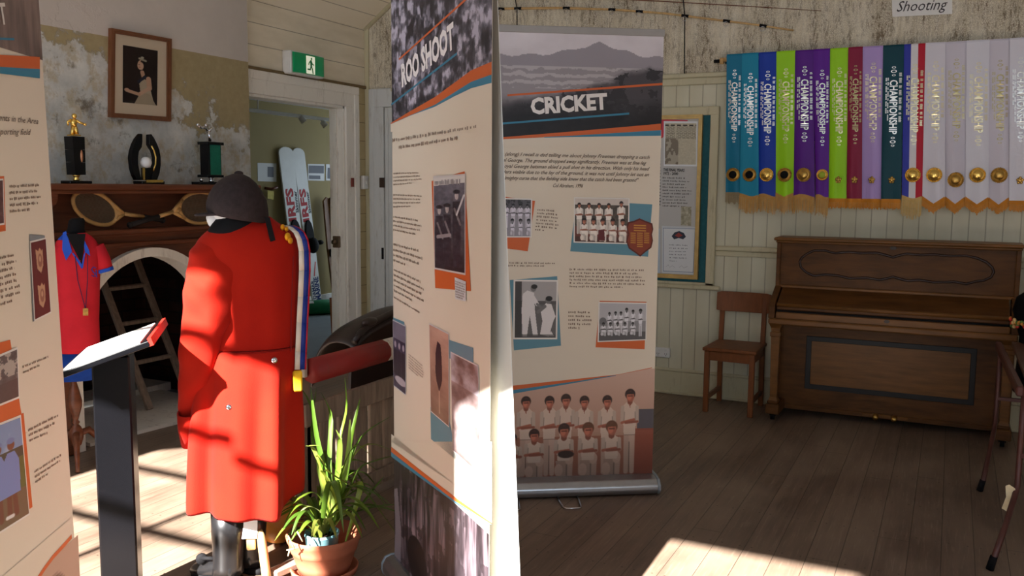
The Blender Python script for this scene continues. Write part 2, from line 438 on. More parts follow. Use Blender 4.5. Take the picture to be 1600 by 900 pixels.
# window wall behind the camera: the sun comes through it
XW = -1.0
wins = [(2.475, 4.30, .75, 3.55), (2.215, 2.475, .75, 3.28), (0.375, 1.555, .75, 3.172), (-3.1, -1.1, .75, 3.172)]  # last entry: unseen window added for more sky light and sunlit bounce
b = MB(); ys = 4.77
edges = [(-3.6, -3.1, None), (-3.1, -1.1, wins[3]), (-1.1, 0.375, None), (0.375, 1.555, wins[2]), (1.555, 2.215, None), (2.215, 2.475, wins[1]), (2.475, 4.30, wins[0]), (4.30, 4.77, None)]
for y0, y1, w in edges:
    if w is None: b.bb((XW-.1, y0, 0), (XW, y1, 3.93))
    else: b.bb((XW-.1, y0, 0), (XW, y1, w[2])); b.bb((XW-.1, y0, w[3]), (XW, y1, 3.93))
struct(b.build('wall_front', M['ceil']))
b = MB(); b.bb((XW-.1, -3.7, 0), (XB+.14, -3.6, 3.93)); struct(b.build('wall_side', M['ceil']))
for i, (y0, y1, z0, z1) in enumerate(wins):
    b = MB(); t = .045
    b.bb((XW-.08, y0, 3.22 if i == 0 else z0), (XW-.03, y0+t, z1))
    if i != 1: b.bb((XW-.08, y1-t, z0), (XW-.03, y1, z1))
    b.bb((XW-.08, y0, z0), (XW-.03, y1, z0+t)); b.bb((XW-.08, y0, z1-t), (XW-.03, y1, z1))
    if i == 0:
        for z in (3.225, 2.865, 2.46, 2.06, 1.6): b.bb((XW-.07, y0, z), (XW-.04, y1, z+.04))
        b.bb((XW-.07, 3.30, z0), (XW-.04, 3.34, z1))
    if i == 1:
        for z in (2.80, 2.2, 1.6): b.bb((XW-.07, y0, z), (XW-.04, y1, z+.035))
    struct(b.build('window_%d' % (i+1), M['trim_white']))
# other room
b = MB(); b.bb((4.3, 7.3, 0), (11, 7.43, 2.6)); struct(b.build('wall_far', M['far_wall']))
b = MB(); b.bb((4.995, 4.765, 0), (5.05, 7.3, 2.6)); struct(b.build('wall_far_left', M['far_wall']))
b = MB(); b.bb((XB+.0, YD, 0), (10.7, YD+.13, 2.9)); struct(b.build('wall_back_end', M['far_wall']))
b = MB(); b.bb((10.6, 4.765, 0), (10.7, 7.3, .55)); b.bb((10.6, 4.765, 2.3), (10.7, 7.3, 2.6)); b.bb((10.6, 4.765, .55), (10.7, 4.9, 2.3)); b.bb((10.6, 7.15, .55), (10.7, 7.3, 2.3)); struct(b.build('wall_far_right', M['far_wall']))  # unseen end wall; its opening is added and sized to light the far room
b = MB(); b.bb((4.3, 4.765, 2.515), (10.7, 7.43, 2.61)); struct(b.build('ceiling_far', M['ceil']))
b = MB(); b.bb((4.6, 7.27, 0), (10.6, 7.3, .14), .004); struct(b.build('baseboard_far', M['trim_white']))
# trims
b = MB(); b.bb((XB-.022, -3.6, 2.295), (XB, 4.36, 2.345), .004); b.bb((XB-.035, -3.6, 2.345), (XB, 4.36, 2.378), .006); struct(b.build('trim_1', M['trim_cream']))
b = MB(); b.bb((XB-.03, -3.6, 1.098), (XB, 1.545, 1.135), .008); b.bb((XB-.016, -3.6, 1.06), (XB, 1.545, 1.098), .004); struct(b.build('trim_2', M['trim_cream']))
b = MB(); b.bb((XB-.03, 1.50, .805), (XB, 3.3, .838), .008); struct(b.build('trim_3', M['trim_cream']))
b = MB(); b.bb((XB-.02, -3.6, 0), (XB, 3.3, .17), .003); b.bb((XB-.026, -3.6, .17), (XB, 3.3, .195), .008); b.bb((XB-.034, -3.6, 0), (XB, 3.3, .018), .004)
struct(b.build('baseboard_right', M['trim_cream']))
b = MB(); b.bb((XB-.02, 4.592, 0), (XB, YD, 2.9), .004); struct(b.build('trim_4', M['trim_cream']))
b = MB(); b.tube([(XB-.012, YD-.008, 2.88), (XB-.012, 3.19, 3.925)], .02, 8); struct(b.build('trim_5', M['trim_cream']))
b = MB(); b.bb((4.98, YD-.022, 2.377), (XB-.02, YD, 2.402), .004); struct(b.build('trim_6', plain('ochre_picture_rail', (120, 98, 62), .5)))
# door_1: casing and lining of the doorway
d = thing('door_1', (DX1, YD, 0), None, None); struct(d)
b = MB()
b.bb((DX1, YD-.0275, 0), (6.399, YD, 2.209), .004); b.bb((DX1+.11, YD-.036, 0), (6.398, YD-.01, 2.312), .006)
b.bb((5.0, YD-.028, 2.207), (6.40, YD, 2.377), .004); b.bb((5.0, YD-.036, 2.31), (6.40, YD-.01, 2.377), .006)
b.build('casing', M['trim_white'], d)
b = MB(); b.bb((DX1-.022, YD-.012, 0), (DX1, YD+.135, 2.207), .003); b.bb((5.0, YD-.012, 2.185), (DX1, YD+.135, 2.207), .003); b.bb((DX1-.04, YD+.05, 0), (DX1-.02, YD+.09, 2.185), .003)
b.build('lining', M['trim_white'], d)
b = MB(); b.bb((DX1-.046, YD+.03, 1.02), (DX1-.018, YD+.1, 1.12), .006); b.tube([(DX1-.05, YD+.06, 1.07), (DX1-.085, YD+.06, 1.07)], [.012, .022], 10); b.build('latch', plain('rusty_latch', (110, 92, 72), .5, .6), d)
b = MB(); q = on(551, 285, 'y', YD-.04); b.box(q, (.028, .012, .075)); b.build('paint_mark', plain('dull_red', (128, 52, 40), .6), d)
# door_2 on the sash wall, beside the corner
d = thing('door_2', (XB, 4.5, 0), None, None); struct(d)
b = MB(); b.bb((XB-.03, 4.435, 0), (XB, 4.585, 2.22), .004); b.bb((XB-.036, 4.53, 0), (XB-.01, 4.584, 2.374), .006); b.bb((XB-.0305, 3.2, 2.219), (XB, 4.585, 2.375), .004); b.bb((XB-.03, 3.2, 0), (XB, 3.35, 2.22), .004)
b.build('casing', M['trim_grey'], d)
b = MB(); b.bb((XB-.018, 4.395, 0), (XB, 4.43, 2.215), .003); b.bb((XB-.024, 4.35, 0), (XB, 4.39, 2.215), .003); b.bb((XB-.012, 3.35, 0), (XB, 4.35, 2.215), .003)
b.build('door_panel', M['trim_grey'], d)
b = MB(); b.box((XB-.034, 4.45, 1.575), (.01, .05, .085), None, .002); b.build('hinge', plain('rust_brown', (70, 52, 42), .6, .3), d)
b = MB(); b.box((XB-.032, 4.45, .96), (.004, .022, .10)); b.build('keyhole', M['matt_black'], d)

# ------------------------------------------------------------ lettering and printing
def text(s, mp, u, v, h, color, mat=None, parent=None, name='lettering', width=None, bold=0.0, shear=0.0, rot=0.0, n=.001, align='L', origin=None):
    """letters as a flat mesh; mp(u, v, n) puts them on their surface; h = cap height"""
    cu = bpy.data.curves.new('t', 'FONT'); cu.body = s; cu.size = 1; cu.offset = bold; cu.shear = shear; cu.resolution_u = 2
    ob = bpy.data.objects.new('t', cu); COL.objects.link(ob)
    me0 = bpy.data.meshes.new_from_object(ob)
    P = np.array([q.co[:2] for q in me0.vertices]) if len(me0.vertices) else np.zeros((0, 2)); F = [list(p.vertices) for p in me0.polygons]
    bpy.data.objects.remove(ob); bpy.data.curves.remove(cu); bpy.data.meshes.remove(me0)
    if not len(P): return None
    P = P*(h/.69); x0, x1 = P[:, 0].min(), P[:, 0].max(); P[:, 0] -= x0
    if width: P[:, 0] *= width/(x1-x0)
    W = P[:, 0].max()
    if align == 'C': P[:, 0] -= W/2
    if align == 'R': P[:, 0] -= W
    c_, s_ = math.cos(rot), math.sin(rot)
    b = MB(); b.col = lin(color)
    b.add([mp(u+c_*x-s_*y, v+s_*x+c_*y, n) for x, y in P], F, False)
    if name is None: return b
    return b.build(name, mat or M['ink'], parent, origin)
def text_px(s, fr, p0, p1, hpx, color, **k):
    """letters between two points of a plane (baseline ends), hpx = a point at cap height above p0"""
    a, c, t = Vector(fr.px(*p0)), Vector(fr.px(*p1)), Vector(fr.px(*hpx))
    dx = c-a; rot = math.atan2(dx.y, dx.x); nrm = Vector((-dx.y, dx.x)).normalized()
    return text(s, fr, a.x, a.y, abs((t-a).dot(nrm)), color, width=dx.length, rot=rot, **k)
def text_lines(fr, quad, nlines, parent, color=(132, 116, 102), fill=.5, ragged=.15, seed=1, name='text_block', n=.0012, dens=1.0):
    """body copy too small to read: rows of word-length marks. quad = TL, TR, BR, BL in plane coordinates"""
    rg = random.Random(seed); b = MB(); b.col = lin(color)
    TL, TR, BR, BL = [Vector(q) for q in quad]
    def P(s, t): return (TL*(1-s)+TR*s)*(1-t)+(BL*(1-s)+BR*s)*t
    W = (TR-TL).length; H = (BL-TL).length/nlines
    for i in range(nlines):
        t0 = (i+.5-fill*.5)/nlines; t1 = (i+.5+fill*.5)/nlines
        end = 1-rg.random()*ragged if i < nlines-1 or nlines == 1 else .3+.5*rg.random()
        s = 0.0
        while s < end-.01:
            w = (rg.uniform(1.2, 4.5)*H*.55)/W/dens
            e = min(end, s+w)
            # a word: small uneven strokes
            k = max(1, int((e-s)*W/(H*.42)))
            for j in range(k):
                a0 = s+(e-s)*j/k; a1 = s+(e-s)*(j+.62)/k; o = rg.choice((0, 0, .22, .3))*(t1-t0); o2 = rg.choice((0, 0, 0, .2))*(t1-t0)
                b.add([fr(*P(a0, t0+.3*(t1-t0)-o), n), fr(*P(a1, t0+.3*(t1-t0)-o), n), fr(*P(a1, t1+o2), n), fr(*P(a0, t1+o2), n)], [(0, 1, 2, 3)], False)
            s = e+H*.35/W
    return b.build(name, M['ink'], parent)

class Art:
    """a little printed picture, painted on a grid of points"""
    def __init__(s, nx, ny, bg=(200, 200, 200)):
        s.nx, s.ny = nx, ny; s.asp = nx/ny
        s.a = np.zeros((ny, nx, 3)); s.a[:] = bg
        yy, xx = np.mgrid[0:ny, 0:nx]; s.X = (xx+.5)/ny; s.Y = 1-(yy+.5)/ny      # X 0..asp, Y 0..1 up
        s.rg = np.random.RandomState(3)
    def put(s, m, c):
        m = np.clip(m, 0, 1)[..., None]; s.a = s.a*(1-m)+np.array(c, float)*m
    def soft(s, d): return .5-d*s.ny/1.3
    def ell(s, cx, cy, rx, ry, c, rot=0, al=1):
        dx, dy = s.X-cx, s.Y-cy; co, si = math.cos(rot), math.sin(rot)
        q = np.sqrt(((dx*co+dy*si)/rx)**2+((-dx*si+dy*co)/ry)**2)
        s.put(s.soft((q-1)*min(rx, ry))*1.0 if al == 1 else np.clip(s.soft((q-1)*min(rx, ry)), 0, 1)*al, c)
    def cap(s, x0, y0, x1, y1, r, c, r1=None):
        r1 = r if r1 is None else r1
        dx, dy = x1-x0, y1-y0; L = dx*dx+dy*dy+1e-9
        t = np.clip(((s.X-x0)*dx+(s.Y-y0)*dy)/L, 0, 1)
        d = np.hypot(s.X-x0-t*dx, s.Y-y0-t*dy)-(r+(r1-r)*t); s.put(s.soft(d), c)
    def poly(s, pts, c, al=1):
        ins = np.zeros(s.X.shape, bool); n = len(pts)
        for i in range(n):
            x0, y0 = pts[i]; x1, y1 = pts[(i+1) % n]
            k = ((y0 > s.Y) != (y1 > s.Y)) & (s.X < (x1-x0)*(s.Y-y0)/((y1-y0) if abs(y1-y0) > 1e-9 else 1e-9)+x0)
            ins ^= k
        s.put(ins*float(al), c)
    def noise(s, sx, sy, octs=4, seed=0):
        out = np.zeros(s.X.shape); amp = 1; tot = 0; rg = np.random.RandomState(seed)
        for o in range(octs):
            gx, gy = int(s.asp*sx*2**o)+2, int(sy*2**o)+2; g = rg.rand(gy+1, gx+1)
            u = s.X/s.asp*(gx-1); v = (1-s.Y)*(gy-1); i, j = u.astype(int), v.astype(int); fu, fv = u-i, v-j
            fu = fu*fu*(3-2*fu); fv = fv*fv*(3-2*fv)
            out += amp*((g[j, i]*(1-fu)+g[j, i+1]*fu)*(1-fv)+(g[j+1, i]*(1-fu)+g[j+1, i+1]*fu)*fv); tot += amp; amp *= .55
        return out/tot
    def shade(s, k): s.a *= k[..., None]
    def place(s, name, mp, quad, parent, n=.0015, mat=None):
        """quad = TL, TR, BR, BL in plane coordinates"""
        TL, TR, BR, BL = [np.array(q, float) for q in quad]; nx, ny = s.nx, s.ny
        us = np.linspace(0, 1, nx+1); vs_ = np.linspace(0, 1, ny+1)
        P = [mp(*((TL*(1-a)+TR*a)*(1-t)+(BL*(1-a)+BR*a)*t), n) for t in vs_ for a in us]
        F = [(j*(nx+1)+i, (j+1)*(nx+1)+i, (j+1)*(nx+1)+i+1, j*(nx+1)+i+1) for j in range(ny) for i in range(nx)]
        me = bpy.data.meshes.new(name); org = root_loc(parent) if parent else P[-1-nx]
        me.from_pydata([p-org for p in P], [], F); me.materials.append(mat or M['print'])
        col = np.clip(s.a, 0, 255)/255.0; col = np.where(col <= .04045, col/12.92, ((col+.055)/1.055)**2.4)
        buf = np.ones((nx*ny, 4, 4), np.float32); buf[:, :, :3] = col.reshape(-1, 1, 3)
        at = me.color_attributes.new('Col', 'FLOAT_COLOR', 'CORNER'); at.data.foreach_set('color', buf.ravel())
        return link(name, me, parent, org)
def player(A, x, y0, y1, tone=1.0, w=None, skin=(120, 80, 64), hair=(40, 30, 28), shirt=(228, 220, 212), legs=(214, 204, 194), kneel=False, arms=True):
    """a man in whites in a team picture: soles at y0, crown at y1"""
    h = y1-y0; w = w or h*.12; T = lambda c, k=1.0: tuple(min(255, q*tone*k) for q in c)
    if kneel:
        hh = h*.27; ns = y1-hh; st = y0+h*.30
        A.poly([(x-w*.9, y0), (x-w*.95, st), (x+w*.8, st+h*.04), (x+w*.5, y0)], T(legs, .86)); A.cap(x+w*.75, y0, x+w*.8, y0+h*.30, w*.30, T(legs, .93)); A.ell(x+w*.65, y0+h*.33, w*.5, h*.11, T(legs)); A.ell(x-w*.6, y0+h*.12, w*.5, h*.12, T(legs))
        A.cap(x+w*.35, y0, x+w*.35, y0+h*.22, w*.06, T(legs, .62))
    else:
        hh = h*.155; ns = y1-hh; st = y0+h*.45
        A.cap(x-w*.38, y0, x-w*.34, y0+h*.45, w*.30, T(legs, .94), w*.40); A.cap(x+w*.40, y0, x+w*.34, y0+h*.45, w*.30, T(legs), w*.40)
        A.cap(x+w*.02, y0, x, y0+h*.36, w*.06, T(legs, .6)); A.cap(x-w*.7, st, x+w*.7, st, w*.06, T(legs, .72))
    A.poly([(x-w*.72, st), (x-w*1.0, ns-h*.05), (x-w*.4, ns+h*.005), (x+w*.4, ns+h*.005), (x+w*1.0, ns-h*.05), (x+w*.72, st)], T(shirt))
    ay = st+(ns-st)*.40
    for sg in (-1, 1): A.cap(x+sg*w*.95, ns-h*.06, x+sg*w*1.0, ay, w*.22, T(shirt, .9)); A.cap(x+sg*w*.70, ns-h*.12, x+sg*w*.74, ay, w*.05, T(shirt, .68))
    A.cap(x-w*1.02, ay-h*.01, x+w*.55, ay+h*.025, w*.17, T(skin)); A.cap(x+w*1.02, ay, x-w*.5, ay-h*.012, w*.16, T(skin, .86))
    A.poly([(x-w*.22, ns+hh*.12), (x+w*.22, ns+hh*.12), (x+w*.02, ns-h*.075)], T(skin, .92))
    A.cap(x, ns, x, ns+hh*.2, hh*.2, T(skin, .8))
    A.ell(x, y1-hh*.38, hh*.40, hh*.42, T(hair)); A.ell(x+hh*.02, y1-hh*.56, hh*.30, hh*.42, T(skin)); A.ell(x-hh*.06, y1-hh*.6, hh*.17, hh*.26, T(skin, 1.2))
    A.cap(x-hh*.2, y1-hh*.28, x+hh*.22, y1-hh*.25, hh*.12, T(hair)); A.cap(x-hh*.14, y1-hh*.52, x+hh*.16, y1-hh*.52, hh*.05, T(skin, .62))

# ============================================================ fireplace wall
def arc(cx, cz, r, a0, a1, n): return [(cx+r*math.cos(a0+(a1-a0)*i/n), cz+r*math.sin(a0+(a1-a0)*i/n)) for i in range(n+1)]
fA = Frame((0, 4.50, 0), (1, 0, 0))
fp = thing('fireplace', (FX, YC, 0), 'dark timber mantelpiece around a whitewashed arched brick fireplace', 'fireplace')
b = MB()
b.bb((3.17, 4.30, 1.512), (4.83, YC, 1.546), .008); b.bb((3.2, 4.33, 1.49), (4.8, YC, 1.514), .006)
b.build('mantel_shelf', M['dark_wood'], fp)
b = MB(); b.bb((3.24, 4.53, 1.20), (4.76, YC, 1.5)); b.build('back_board', M['dark_wood'], fp)
b = MB(); b.bb((3.24, 4.41, 1.252), (4.76, YC, 1.278), .006); b.bb((3.24, 4.46, 1.235), (4.76, YC, 1.252), .004); b.build('racket_ledge', M['dark_wood'], fp)
b = MB()
xs = [FX-.585+1.17*i/24 for i in range(25)]
def az(x): return FS+math.sqrt(max(0, .585**2-(x-FX)**2))
for i in range(24): b.prism(fA, [(xs[i], az(xs[i])), (xs[i+1], az(xs[i+1])), (xs[i+1], 1.24), (xs[i], 1.24)], -.03, 0)
for x0, x1 in ((3.24, FX-.585), (FX+.585, 4.76)): b.bb((x0, 4.50, 0), (x1, 4.53, 1.24))
b.bb((3.24, 4.475, 1.165), (4.76, 4.50, 1.195), .006)
b.build('front_board', M['dark_wood'], fp)
for x0, x1 in ((3.22, 3.39), (4.61, 4.78)):
    b = MB(); b.bb((x0, 4.455, .12), (x1, 4.505, 1.235), .006); b.bb((x0-.01, 4.44, 0), (x1+.01, 4.505, .12), .006)
    b.build('pilaster', M['dark_wood'], fp)
    b = MB(); fr = Frame((x0+.01, 0, 0), (0, -1, 0))
    prof = [(-4.55, 1.495), (-4.335, 1.495), (-4.335, 1.46), (-4.35, 1.435), (-4.39, 1.41), (-4.415, 1.385), (-4.40, 1.36), (-4.405, 1.32), (-4.42, 1.29), (-4.42, 1.25), (-4.55, 1.25)]
    b.prism(fr, prof, -.045, 0); b.build('bracket', M['dark_wood'], fp)
b = MB(); path = [(FX-.557, 0), (FX-.557, .3)]+[p for p in arc(FX, FS, .557, math.pi, 0, 28)]+[(FX+.557, .3), (FX+.557, 0)]
rings = []
for i, (x, z) in enumerate(path):
    p0, p1 = Vector(path[max(0, i-1)]), Vector(path[min(len(path)-1, i+1)]); t = (p1-p0).normalized(); nn = Vector((-t.y, t.x))*.0275
    rings.append([(x+nn.x, 4.455, z+nn.y), (x+nn.x, 4.60, z+nn.y), (x-nn.x, 4.60, z-nn.y), (x-nn.x, 4.455, z-nn.y)])
b.loft(rings, smooth=False); b.build('arch_surround', M['stone_white'], fp)
b = MB(); b.bb((3.3, 5.55, 0), (5.0, 5.66, 1.4)); b.bb((3.32, 4.6, 0), (3.43, 5.55, 1.4)); b.bb((4.86, 4.77, 0), (4.97, 5.55, 1.4)); b.bb((3.3, 4.6, 1.17), (5.0, 5.66, 1.4)); b.bb((4.56, 4.6, 0), (4.97, 4.78, 1.2))
b.build('firebox', M['brick'], fp)
b = MB()
b.prism(Frame((0, 0, 0), (1, 0, 0), (0, 1, 0)), [(3.535, 4.50), (4.64, 4.385), (4.74, 5.25), (3.62, 5.25)], .0, .022)
b.prism(Frame((0, 0, 0), (1, 0, 0), (0, 1, 0)), [(3.45, 5.28), (4.84, 5.24), (4.84, 5.54), (3.45, 5.54)], 0, .06)
b.build('hearth', M['hearth'], fp)

# portrait
fP = Frame((0, YC-.012, 0), (1, 0, 0))
pf = thing('framed_portrait', fP(*fP.px(170, 186)), 'brown framed photograph of a woman in a white gown hung above mantel', 'picture')
out = fP.pxs([(171, 44), (265.5, 61), (264.5, 190), (170, 183)]); mid = fP.pxs([(174.5, 48), (262.5, 63.5), (262, 186.5), (173.5, 180)]); inn = fP.pxs([(178.4, 52.3), (259.6, 66), (259, 182.7), (177, 176.5)])
b = MB(); b.ring(fP, out, mid, -.01, .018); b.ring(fP, mid, inn, -.01, .012); b.build('frame', M['frame_wood'], pf)
b = MB(); b.col = lin((226, 208, 182)); b.poly(fP, inn, .004); mbd = b.build('mat_board', M['print'], pf)
A = Art(84, 140, (36, 24, 24)); A.a += ((A.noise(3, 3)-.5)*14)[..., None]
g = (190, 174, 150)
A.poly([(.24, 0), (.30, .22), (.28, .36), (.36, .46), (.44, .42), (.47, .3), (.55, 0)], g)
A.poly([(.20, 0), (.3, .2), (.46, .2), (.58, 0)], (178, 162, 138))
A.cap(.44, .46, .46, .30, .045, (206, 166, 140)); A.cap(.46, .30, .28, .17, .032, (210, 172, 146)); A.cap(.28, .17, .07, .22, .028, (206, 166, 140)); A.ell(.07, .23, .045, .03, (206, 166, 140))
A.cap(.33, .57, .35, .50, .035, (200, 160, 134)); A.poly([(.24, .40), (.38, .53), (.42, .50), (.27, .36)], (30, 40, 62))
A.ell(.31, .70, .062, .085, (214, 174, 148)); A.ell(.36, .72, .065, .09, (40, 28, 26)); A.ell(.30, .68, .055, .07, (214, 174, 148)); A.ell(.285, .655, .012, .006, (150, 70, 64))
A.ell(.275, .70, .012, .006, (60, 40, 36)); A.cap(.28, .81, .39, .78, .018, (176, 170, 150)); A.ell(.33, .83, .03, .02, (190, 186, 168))
A.place('photo_print', fP, fP.pxs([(191, 70.3), (245.5, 79.5), (244.5, 165), (190.6, 160)]), mbd, .006)
b = MB(); b.poly(fP, inn, .009)
gl = NT('picture_glass'); gl.b.inputs['Transmission Weight'].default_value = 1; gl.b.inputs['IOR'].default_value = 1.05; gl.b.inputs['Roughness'].default_value = 0.02; M['glass'] = gl.mat
b.build('glass', M['glass'], pf)

# trophies on the mantel shelf
fT = Frame((0, 4.42, 0), (1, 0, 0)); TZ = 1.546
def tq(x, y): u, v = fT.px(x, y); return u, v
def figure(b, fr, pts, r):
    for seq in pts:
        b.tube([fr(*fr.px(x, y), n) for x, y, n in seq], r, 8)
t = thing('trophy', (tq(119, 287)[0], 4.42, TZ), 'black square column trophy topped by a gold bowler figure, nearest the left banner', 'trophy', 'trophies on the mantel shelf')
x0 = tq(102, 287)[0]; x1 = tq(137, 287)[0]; xc = (x0+x1)/2
b = MB(); b.bb((x0, 4.38, TZ), (x1, 4.46, TZ+.016), .003); b.build('base', M['gloss_black'], t)
z1 = tq(119, 273)[1]; b = MB(); b.lathe((xc, 4.42, TZ+.016), [(.014, 0), (.02, .006), (.012, .014), (.018, .025), (.022, z1-TZ-.016)], 14); b.build('stem', M['gold'], t)
b = MB(); a0, a1 = tq(111, 273), tq(127.5, 272); c0, c1 = tq(106.5, 213), tq(125.5, 212)
zb, zt = a0[1], c0[1]
for za, zb_, in ((0, .33), (.335, .66), (.665, 1)):
    L = [a0[0]+(c0[0]-a0[0])*k for k in (za, zb_)]; R = [a1[0]+(c1[0]-a1[0])*k for k in (za, zb_)]; Z = [zb+(zt-zb)*k for k in (za, zb_)]
    b.add([(L[0], 4.385, Z[0]), (R[0], 4.385, Z[0]), (R[0], 4.455, Z[0]), (L[0], 4.455, Z[0]), (L[1], 4.385, Z[1]), (R[1], 4.385, Z[1]), (R[1], 4.455, Z[1]), (L[1], 4.455, Z[1])],
          [(3, 2, 1, 0), (4, 5, 6, 7), (0, 1, 5, 4), (1, 2, 6, 5), (2, 3, 7, 6), (3, 0, 4, 7)], False)
b.build('column', M['gloss_black'], t)
b = MB(); u, v = tq(120.5, 244); b.ball((u, 4.383, v), (.008, .006, .034)); b.build('emblem', plain('copper_emblem', (214, 150, 110), .3, .8), t)
b = MB()
figure(b, fT, [[(113, 211, 0), (113.5, 204, 0), (115, 197, 0)], [(118, 210, .01), (117.5, 203, .01), (116, 197, 0)]], [.012, .010, .013])
b.tube([fT(*tq(115.5, 198)), fT(*tq(115, 191)), fT(*tq(115.5, 186))], [.015, .019, .012], 10)
figure(b, fT, [[(116.5, 187, .0), (121, 191.5, .02), (126.5, 194.5, .03)], [(114, 187, -.01), (109.5, 190, -.02), (110.5, 196, -.02)]], [.008, .0065, .006])
b.ball(fT(*tq(116, 181.3)), .0145); b.ball(fT(*tq(127, 194.8), .03), .009); b.box(fT(*tq(115.5, 211.5)), (.05, .05, .006)); b.build('bowler_figure', M['gold'], t)

t = thing('trophy', (tq(227, 287)[0], 4.42, TZ), 'black crescent trophy holding a white golf ball at the middle of mantel', 'trophy', 'trophies on the mantel shelf')
b = MB(); b.bb((tq(204, 0)[0], 4.38, TZ), (tq(250.5, 287)[0], 4.46, TZ+.019), .003); b.build('base', M['gloss_black'], t)
lo = [(217.6, 208.8), (211, 217), (207, 225), (203.5, 236), (202, 247), (204, 264), (207, 274), (211, 281.5)]; li = [(218.5, 281.5), (216, 270), (213.6, 258), (213.3, 246), (214.5, 237), (219, 230), (220, 222), (220, 209.6)]
ri = [(230.6, 210.4), (230.6, 226), (233.5, 231), (237, 236), (239.5, 246), (239, 257), (236, 268), (234, 281.5)]; ro = [(243, 281.5), (247, 270), (248.7, 258), (248.5, 245), (246.5, 234), (243, 225), (238.5, 216), (234, 209.6)]
for P_ in (lo+li, ri+ro):
    b = MB(); b.prism(fT, fT.pxs(P_), -.015, .015); b.build('crescent', M['gloss_black'], t, bevel=.002)
b = MB(); b.prism(fT, fT.pxs([(222, 262), (236, 262), (236, 281.5), (222, 281.5)]), -.01, .008); b.build('plate', M['gloss_black'], t)
b = MB(); b.ball(fT(*tq(225.8, 253.7), .012), .0335, 20); b.build('golf_ball', M['golf'], t)
b = MB(); b.prism(fT, fT.pxs([(221, 262), (223.6, 262), (223.6, 281), (221, 281)]), .008, .016); b.prism(fT, fT.pxs([(221, 281), (247.5, 281), (247.5, 285), (221, 285)]), .035, .043); b.build('name_plate', M['gold'], t)
b = MB(); b.tube([fT(*tq(x, y), .016) for x, y in ((233.5, 228), (237.5, 235), (240.5, 246), (240, 257), (236.5, 267.5))], .005, 8); b.build('inlay', M['gold'], t)

t = thing('trophy', (tq(330, 288)[0], 4.42, TZ), 'green column trophy with black edges and a silver figure, beside the riding cap', 'trophy', 'trophies on the mantel shelf')
b = MB(); b.bb((tq(297, 0)[0], 4.38, TZ), (tq(352, 288)[0], 4.46, TZ+.018), .003); b.build('base', M['gloss_black'], t)
b = MB(); u, _v = tq(330, 280); b.lathe((u, 4.42, TZ+.018), [(.02, 0), (.012, .01), (.016, .02), (.02, tq(330, 277)[1]-TZ-.018)], 14); u2 = tq(313, 283)[0]; b.ball((u2, 4.41, TZ+.03), .014); b.build('stem', M['chrome'], t)
b = MB()
for y0, y1 in ((221.5, 226), (273, 277)): b.bb((tq(316, y0)[0], 4.375, tq(320, y1)[1]), (tq(342, y0)[0], 4.465, tq(320, y0)[1]), .002)
b.bb((tq(318.8, 240)[0], 4.385, tq(320, 274)[1]), (tq(322, 240)[0], 4.455, tq(320, 225)[1])); b.bb((tq(338.6, 240)[0], 4.39, tq(320, 274)[1]), (tq(340, 240)[0], 4.455, tq(320, 225)[1]))
b.build('column_frame', M['gloss_black'], t)
b = MB(); b.bb((tq(321.6, 240)[0], 4.388, tq(320, 274)[1]), (tq(339, 240)[0], 4.45, tq(320, 225)[1])); b.build('column', plain('green_foil', (26, 118, 96), .3, .3), t)
b = MB(); figure(b, fT, [[(328, 221, 0), (327.5, 213, 0), (325.5, 206, 0)], [(325.5, 206, 0), (322, 200, 0), (317, 198.5, 0)], [(322, 200, 0), (312, 199, .01), (306, 196, .02)], [(325.5, 206, .0), (330, 200, .01)]], .010)
b.ball(fT(*tq(322, 195.5)), .013); b.ball(fT(*tq(305.5, 195), .02), .012); b.build('swinging_figure', M['chrome'], t)

# tennis rackets on the ledge
fR = Frame((0, 4.475, 0), (1, 0, 0)); MR = wood('racket_ash', (196, 152, 92), (8, 8, 8), .35, .2)
def racket(label, c, ex_, ey_, throat, butt, grip0, zoff):
    C0, E1, E2 = [Vector(fR.px(*q)) for q in (c, ex_, ey_)]; a, e = E1-C0, E2-C0
    t = thing('tennis_racket', fR(*C0, zoff), label, 'tennis racket', 'old tennis rackets on the mantel ledge')
    P_ = [C0+a*math.cos(k*math.pi/24)+e*math.sin(k*math.pi/24) for k in range(49)]
    b = MB(); b.tube([fR(q.x, q.y, zoff) for q in P_], .0125, 8, cap=False, sx=.75); 
    T = Vector(fR.px(*throat)); B_ = Vector(fR.px(*butt)); G = Vector(fR.px(*grip0))
    for sg in (.62, -.62):
        q = C0+a*math.cos(sg)+e*math.sin(sg); b.tube([fR(q.x, q.y, zoff), fR((q.x+T.x)/2+.0, (q.y+T.y)/2, zoff), fR(T.x, T.y, zoff)], [.011, .012, .012], 8)
    q = C0+a*.98; b.tube([fR(q.x, q.y, zoff), fR(T.x, T.y, zoff)], [.02, .014], 8, sx=.6); b.tube([fR(T.x, T.y, zoff), fR(G.x, G.y, zoff)], .0125, 8)
    b.build('frame', MR, t)
    b = MB(); k = 15
    for i in range(-k, k+1):
        s_ = i/(k+1); h = math.sqrt(1-s_*s_)
        for p, q in ((C0+a*s_+e*h, C0+a*s_-e*h), (C0+e*s_+a*h, C0+e*s_-a*h)):
            b.bar(fR(p.x, p.y, zoff), fR(q.x, q.y, zoff), .0016, .0016)
    b.build('strings', plain('gut_strings', (120, 104, 84), .5), t)
    b = MB(); b.tube([fR(G.x, G.y, zoff), fR(B_.x, B_.y, zoff)], [.0145, .016], 8); b.tube([fR(B_.x, B_.y, zoff), fR(*(B_+(B_-G).normalized()*.012), zoff)], [.019, .019], 8); b.build('grip', plain('black_grip', (34, 28, 26), .8), t)
